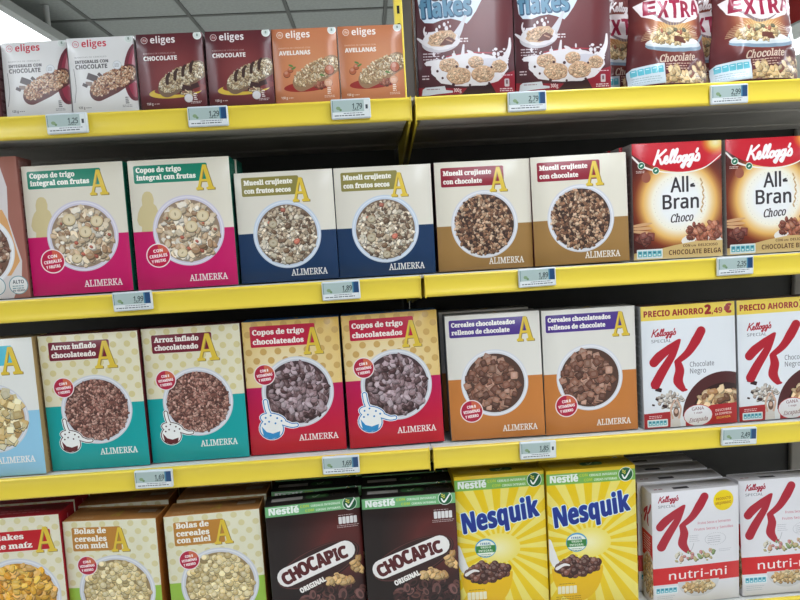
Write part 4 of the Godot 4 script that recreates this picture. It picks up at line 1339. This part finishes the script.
func build_products():
	# -- printed kinds: name, front, side, flap, card colour, width, height, depth
	var grey_ink := c8(90, 90, 90)
	carton_kind("bar_white", print_bar_white(), plain_side(c8(206, 204, 204), grey_ink, 230), flap_print("", c8(214, 212, 212), grey_ink), c8(210, 208, 208), 0.1211, 0.136, 0.042, 0.34, 0.35)
	carton_kind("bar_dark", print_bar_dark(), plain_side(c8(78, 34, 40), c8(220, 200, 200), 230), flap_print("", c8(84, 36, 44), c8(220, 210, 210)), c8(80, 34, 42), 0.1211, 0.136, 0.042, 0.34, 0.35)
	carton_kind("bar_hazel", print_bar_hazel(), plain_side(c8(180, 108, 74), c8(240, 225, 215), 230), flap_print("", c8(186, 114, 80), c8(240, 230, 220)), c8(182, 110, 76), 0.1211, 0.136, 0.042, 0.34, 0.35)
	carton_kind("choco_flakes", print_choco_flakes(), plain_side(c8(66, 34, 40), c8(200, 180, 180), 420), flap_print("", c8(70, 34, 42), c8(220, 210, 210)), c8(66, 32, 40), 0.1845, 0.288, 0.065, 0.34, 0.4)
	carton_kind("brown_muesli", print_brown_partial(), plain_side(c8(150, 92, 84), c8(230, 210, 205), 400), flap_print("", c8(150, 92, 84), c8(230, 220, 215)), c8(150, 96, 86), 0.1889, 0.2665, 0.055)
	carton_kind("frutas", print_frutas(), turned_side(c8(10, 110, 88), c8(180, 220, 205), 440), flap_print("letter", c8(10, 116, 92), c8(220, 230, 225)), c8(10, 110, 88), 0.1904, 0.2464, 0.055)
	carton_kind("frutos", print_frutos(), turned_side(c8(20, 60, 100), c8(190, 205, 220), 390), flap_print("letter", c8(140, 130, 66), c8(230, 225, 210)), c8(20, 56, 96), 0.1890, 0.2124, 0.055)
	carton_kind("muesli_choco", print_muesli_choco(), turned_side(c8(96, 28, 40), c8(220, 200, 190), 390), flap_print("letter", c8(140, 20, 44), c8(230, 215, 210)), c8(110, 40, 46), 0.1886, 0.2124, 0.055)
	carton_kind("bran", print_bran(), plain_side(c8(188, 182, 178), c8(90, 80, 80), 420), flap_print("code", c8(190, 184, 182), grey_ink), c8(190, 186, 184), 0.1803, 0.2282, 0.046)
	carton_kind("blue_squares", print_blue_squares(), turned_side(c8(180, 152, 104), c8(120, 96, 60), 470), flap_print("letter", c8(176, 150, 104), grey_ink), c8(180, 150, 100), 0.1921, 0.2704, 0.058)
	carton_kind("arroz", print_arroz(), turned_side(c8(92, 26, 34), c8(220, 200, 200), 470), flap_print("letter", c8(110, 22, 40), c8(230, 215, 215)), c8(96, 24, 38), 0.1921, 0.2704, 0.058)
	carton_kind("copos", print_copos(), turned_side(c8(24, 60, 110), c8(200, 215, 235), 470), flap_print("letter", c8(36, 116, 192), c8(220, 230, 240)), c8(26, 70, 130), 0.1921, 0.2704, 0.058)
	carton_kind("rellenos", print_rellenos(), turned_side(c8(150, 150, 146), c8(90, 80, 80), 440), flap_print("letter", c8(170, 168, 164), grey_ink), c8(160, 158, 154), 0.1918, 0.2557, 0.058)
	carton_kind("negro", print_negro(), plain_side(c8(196, 196, 200), grey_ink, 430), flap_print("code", c8(96, 60, 56), grey_ink), c8(200, 200, 204), 0.1958, 0.2523, 0.050)
	carton_kind("corn", print_flakes(), turned_side(c8(160, 20, 34), c8(230, 200, 200), 480), flap_print("", c8(172, 22, 38), c8(230, 210, 210)), c8(165, 20, 34), 0.1921, 0.2945, 0.064)
	carton_kind("bolas", print_bolas(), turned_side(c8(168, 106, 44), c8(120, 70, 24), 440), flap_print("letter", c8(206, 144, 80), c8(230, 210, 180)), c8(168, 106, 44), 0.1905, 0.2735, 0.069)
	carton_kind("chips", print_choco_chips(), plain_side(c8(36, 22, 22), c8(150, 130, 130), 440), flap_print("band", c8(40, 34, 32), c8(200, 200, 200)), c8(36, 22, 22), 0.1925, 0.2800, 0.055)
	carton_kind("balls", print_choco_balls(), plain_side(c8(222, 186, 20), c8(120, 90, 20), 480), flap_print("band", c8(226, 190, 30), c8(120, 100, 20)), c8(220, 184, 20), 0.1875, 0.3075, 0.053)
	carton_kind("nutri", print_nutri(), nutri_side(400), flap_print("code", c8(212, 208, 210), grey_ink), c8(214, 212, 216), 0.1900, 0.2490, 0.046)

	# -- top shelf
	var bars := "cereal bar boxes on the top shelf"
	put_carton("bar_dark", "cereal_bar_box", 1, -0.7290, -0.018, -1.0, 2.6, 0.0, "dark maroon bar box at the far end beyond the white bar boxes", "box", bars)
	put_carton("bar_white", "cereal_bar_box", 1, -0.6006, -0.0204, -1.6, 3.8, 0.0, "white chocolate bar box next to the other white bar box only", "box", bars)
	put_carton("bar_white", "cereal_bar_box", 1, -0.4747, -0.0119, -1.0, 2.6, 0.0, "white chocolate bar box beside a dark maroon chocolate bar box", "box", bars)
	put_carton("bar_dark", "cereal_bar_box", 1, -0.3480, -0.0076, 0.1, 2.5, 0.0, "dark maroon chocolate bar box beside a white bar box", "box", bars)
	put_carton("bar_dark", "cereal_bar_box", 1, -0.2228, -0.0092, 0.1, 2.5, -0.3, "dark maroon chocolate bar box beside an orange hazelnut bar box", "box", bars)
	put_carton("bar_hazel", "cereal_bar_box", 1, -0.1001, -0.0116, -0.3, 2.5, -0.1, "copper orange hazelnut bar box beside a dark maroon chocolate bar box", "box", bars)
	put_carton("bar_hazel", "cereal_bar_box", 1, 0.0235, -0.0112, 0.7, 2.6, 0.0, "copper orange hazelnut bar box beside the dark metal divider", "box", bars)
	var cf := "tall chocolate flakes boxes on the top shelf"
	put_carton("choco_flakes", "cereal_box", 1, 0.2020, -0.010, 0.0, 1.6, -0.4, "tall purple-brown chocolate flakes box beside the dark metal divider", "cereal box", cf)
	put_carton("choco_flakes", "cereal_box", 1, 0.3885, -0.010, 0.0, 1.6, -0.4, "tall purple-brown chocolate flakes box beside the maroon foil bags", "cereal box", cf)
	var film := printed(print_extra(), 0.34, 0.4)
	film.clearcoat_roughness = 0.12
	var film_back := mat(c8(92, 36, 38), 0.25)
	film_back.clearcoat_enabled = true
	film_back.clearcoat = 0.5
	var seal := mat(c8(150, 110, 104), 0.3, 0.3)
	var bags := "maroon foil cereal bags on the top shelf"
	put_bag(0.607, -0.046, 2.0, 4.0, 3, "glossy maroon cereal bag between a flakes box and another front bag", film, film_back, seal, bags)
	put_bag(0.785, -0.048, -3.0, 5.0, 5, "glossy maroon cereal bag at the end, above the rail's last price label", film, film_back, seal, bags, 0.176)
	put_bag(0.556, -0.150, 8.0, 5.0, 8, "maroon cereal bag showing behind, beside the flakes box", film, film_back, seal, bags)
	put_bag(0.745, -0.155, -4.0, 5.0, 11, "maroon cereal bag showing in the gap between two front bags", film, film_back, seal, bags)

	# -- second shelf
	var r2 := "cereal boxes on the second shelf"
	put_carton("brown_muesli", "cereal_box", 2, -0.7493, -0.0115, 0.1, 2.0, 0.0, "reddish brown muesli box with round badges, beside a pink and cream box", "cereal box", r2)
	var f := put_carton("frutas", "cereal_box", 2, -0.5555, -0.0138, -1.1, 2.9, 0.2, "cream and magenta fruit cereal box with green banner, beside the reddish brown box", "cereal box", r2)
	queue_behind(f, "frutas", 1, "fruit cereal box with green sides behind the one beside the brown box", "fruit cereal boxes behind the front row")
	f = put_carton("frutas", "cereal_box", 2, -0.3553, -0.0121, 0.6, 2.4, 0.0, "cream and magenta fruit cereal box with green banner, beside a navy muesli box", "cereal box", r2)
	queue_behind(f, "frutas", 1, "fruit cereal box with green sides behind the one by the navy box", "fruit cereal boxes behind the front row", 0.002)
	put_carton("frutos", "cereal_box", 2, -0.1592, -0.0158, 0.1, 2.9, 0.1, "cream and navy nut muesli box beside a magenta fruit cereal box", "cereal box", r2)
	put_carton("frutos", "cereal_box", 2, 0.0313, -0.0165, -0.1, 2.3, -0.1, "cream and navy nut muesli box beside a brown chocolate muesli box", "cereal box", r2)
	put_carton("muesli_choco", "cereal_box", 2, 0.2262, -0.0146, 0.3, 2.3, -0.2, "cream and tan chocolate muesli box beside a navy muesli box", "cereal box", r2)
	put_carton("muesli_choco", "cereal_box", 2, 0.4162, -0.0060, -1.2, 3.0, 0.3, "cream and tan chocolate muesli box beside a red-topped bran box", "cereal box", r2)
	f = put_carton("bran", "cereal_box", 2, 0.6114, -0.0083, -0.1, 2.2, -0.3, "red-topped chocolate bran box beside a tan muesli box", "cereal box", r2)
	queue_behind(f, "bran", 2, "red-topped bran box in the queue next to the tan muesli boxes", "bran boxes behind the front row", -0.004)
	put_carton("bran", "cereal_box", 2, 0.8020, -0.0095, 0.2, 2.4, 0.1, "red-topped chocolate bran box with another bran box at its tan side", "cereal box", r2)

	# -- third shelf
	var r3 := "cereal boxes on the third shelf"
	put_carton("blue_squares", "cereal_box", 3, -0.7573, -0.0015, -0.9, 2.0, 0.2, "pale blue and white cereal squares box with kraft side", "cereal box", r3)
	f = put_carton("arroz", "cereal_box", 3, -0.5599, -0.0119, -1.2, 1.3, 0.1, "teal chocolate puffed rice box beside the pale blue box", "cereal box", r3)
	f = put_carton("arroz", "cereal_box", 3, -0.3645, -0.0159, -0.3, 2.0, 0.0, "teal chocolate puffed rice box beside a yellow and crimson box", "cereal box", r3)
	f = put_carton("copos", "cereal_box", 3, -0.1690, -0.0186, 0.3, 2.4, 0.0, "yellow and crimson chocolate wheat flakes box beside a teal box", "cereal box", r3)
	f = put_carton("copos", "cereal_box", 3, 0.0302, -0.0168, 0.6, 3.0, 0.4, "yellow and crimson chocolate wheat flakes box beside an orange-brown box", "cereal box", r3)
	f = put_carton("rellenos", "cereal_box", 3, 0.2370, -0.0130, -2.0, 3.6, 0.4, "orange-brown filled squares box with purple banner, beside a crimson box", "cereal box", r3)
	queue_behind(f, "rellenos", 1, "filled squares box with grey sides behind the one beside the crimson box", "filled squares boxes behind the front row", -0.006)
	put_carton("rellenos", "cereal_box", 3, 0.4313, -0.0121, 0.0, 2.7, 0.0, "orange-brown filled squares box with purple banner, beside a white box", "cereal box", r3)
	f = put_carton("negro", "cereal_box", 3, 0.6366, -0.0076, 0.1, 3.0, 0.1, "white dark-chocolate cereal box with yellow price strip, beside an orange-brown box", "cereal box", r3)
	f = put_carton("negro", "cereal_box", 3, 0.8385, -0.0104, 0.3, 3.0, 0.2, "white dark-chocolate cereal box with yellow price strip, cut off at its red K", "cereal box", r3)
	f.set_meta("label", "white dark-chocolate cereal box with yellow price strip, above the last white seed cereal box")

	# -- bottom shelf in view
	var r4 := "cereal boxes on the lowest shelf in view"
	f = put_carton("corn", "cereal_box", 4, -0.7530, -0.0040, 0.0, 2.2, 0.0, "red-topped corn flakes box beside the honey ball boxes", "cereal box", r4)
	queue_behind(f, "corn", 2, "red-topped corn flakes box queued behind the front one", "corn flakes boxes behind the front row")
	f = put_carton("bolas", "cereal_box", 4, -0.5620, -0.0060, -4.0, 2.0, -0.3, "cream and green honey ball box beside the red-topped corn flakes box", "cereal box", r4)
	queue_behind(f, "bolas", 3, "honey ball box with orange top in the queue next to the corn flakes", "honey ball boxes behind the front row")
	f = put_carton("bolas", "cereal_box", 4, -0.3530, -0.0020, 1.6, 2.2, 0.2, "cream and green honey ball box beside a black chocolate chips box", "cereal box", r4)
	queue_behind(f, "bolas", 3, "honey ball box with orange top in the queue next to black boxes", "honey ball boxes behind the front row", 0.001)
	f = put_carton("chips", "cereal_box", 4, -0.1480, -0.0050, 4.2, 2.2, 0.3, "black chocolate chips box with green band, beside a honey ball box", "cereal box", r4)
	queue_behind(f, "chips", 3, "black chocolate chips box in the queue next to honey ball boxes", "chocolate chips boxes behind the front row")
	f = put_carton("chips", "cereal_box", 4, 0.0460, -0.0020, 0.0, 2.2, 0.0, "black chocolate chips box with green band, beside a yellow box", "cereal box", r4)
	queue_behind(f, "chips", 3, "black chocolate chips box in the queue next to yellow boxes", "chocolate chips boxes behind the front row")
	f = put_carton("balls", "cereal_box", 4, 0.2370, -0.0090, 0.0, 2.2, 0.2, "bright yellow chocolate balls box beside a black chips box", "cereal box", r4)
	queue_behind(f, "balls", 3, "bright yellow chocolate balls box in the queue next to black boxes", "yellow cereal boxes behind the front row")
	f = put_carton("balls", "cereal_box", 4, 0.4270, -0.0040, 0.0, 2.2, -0.1, "bright yellow chocolate balls box beside a white seed cereal box", "cereal box", r4)
	queue_behind(f, "balls", 3, "bright yellow chocolate balls box in the queue next to white boxes", "yellow cereal boxes behind the front row")
	f = put_carton("nutri", "cereal_box", 4, 0.6465, -0.0040, 2.0, 0.8, 0.3, "white seed cereal box with red band, beside a bright yellow box", "cereal box", r4)
	queue_behind(f, "nutri", 3, "white seed cereal box in the queue next to yellow boxes", "white seed cereal boxes behind the front row", -0.007)
	put_carton("nutri", "cereal_box", 4, 0.8440, -0.0060, 0.0, 4.6, 0.0, "white seed cereal box with red band, alone without boxes behind it", "cereal box", r4)

func build_labels():
	var at := [
		[-0.5359, 1.7187, 0.5, "1,25", false, "price label under the white bar boxes"], [-0.2824, 1.7190, 0.0, "1,29", true, "price label under the maroon bar boxes"], [-0.0204, 1.7201, 0.0, "1,79", false, "price label under the orange bar boxes"],
		[0.3095, 1.7182, 0.3, "2,79", true, "price label under the purple-brown flakes boxes"], [0.6985, 1.7129, 0.6, "2,99", true, "price label under the maroon foil bags"],
		[-0.4535, 1.3878, 0.6, "1,99", true, "price label under the magenta fruit cereal boxes"], [-0.0612, 1.3840, 0.6, "1,89", true, "price label under the navy muesli boxes"], [0.3186, 1.3860, 0.8, "1,89", true, "price label under the tan muesli boxes"], [0.7127, 1.3850, 0.4, "2,35", true, "price label under the red-topped bran boxes"],
		[-0.4499, 1.0370, -1.0, "1,69", true, "price label under the teal puffed rice boxes"], [-0.0847, 1.0380, -0.5, "1,69", true, "price label under the crimson wheat flakes boxes"], [0.3099, 1.0390, -0.5, "1,85", false, "price label under the orange-brown boxes"], [0.7237, 1.0370, -1.0, "2,49", true, "price label under the white price-strip boxes"]]
	for l in at:
		price_label(l[0], l[1], l[2], l[3], l[4], "small electronic " + l[5])
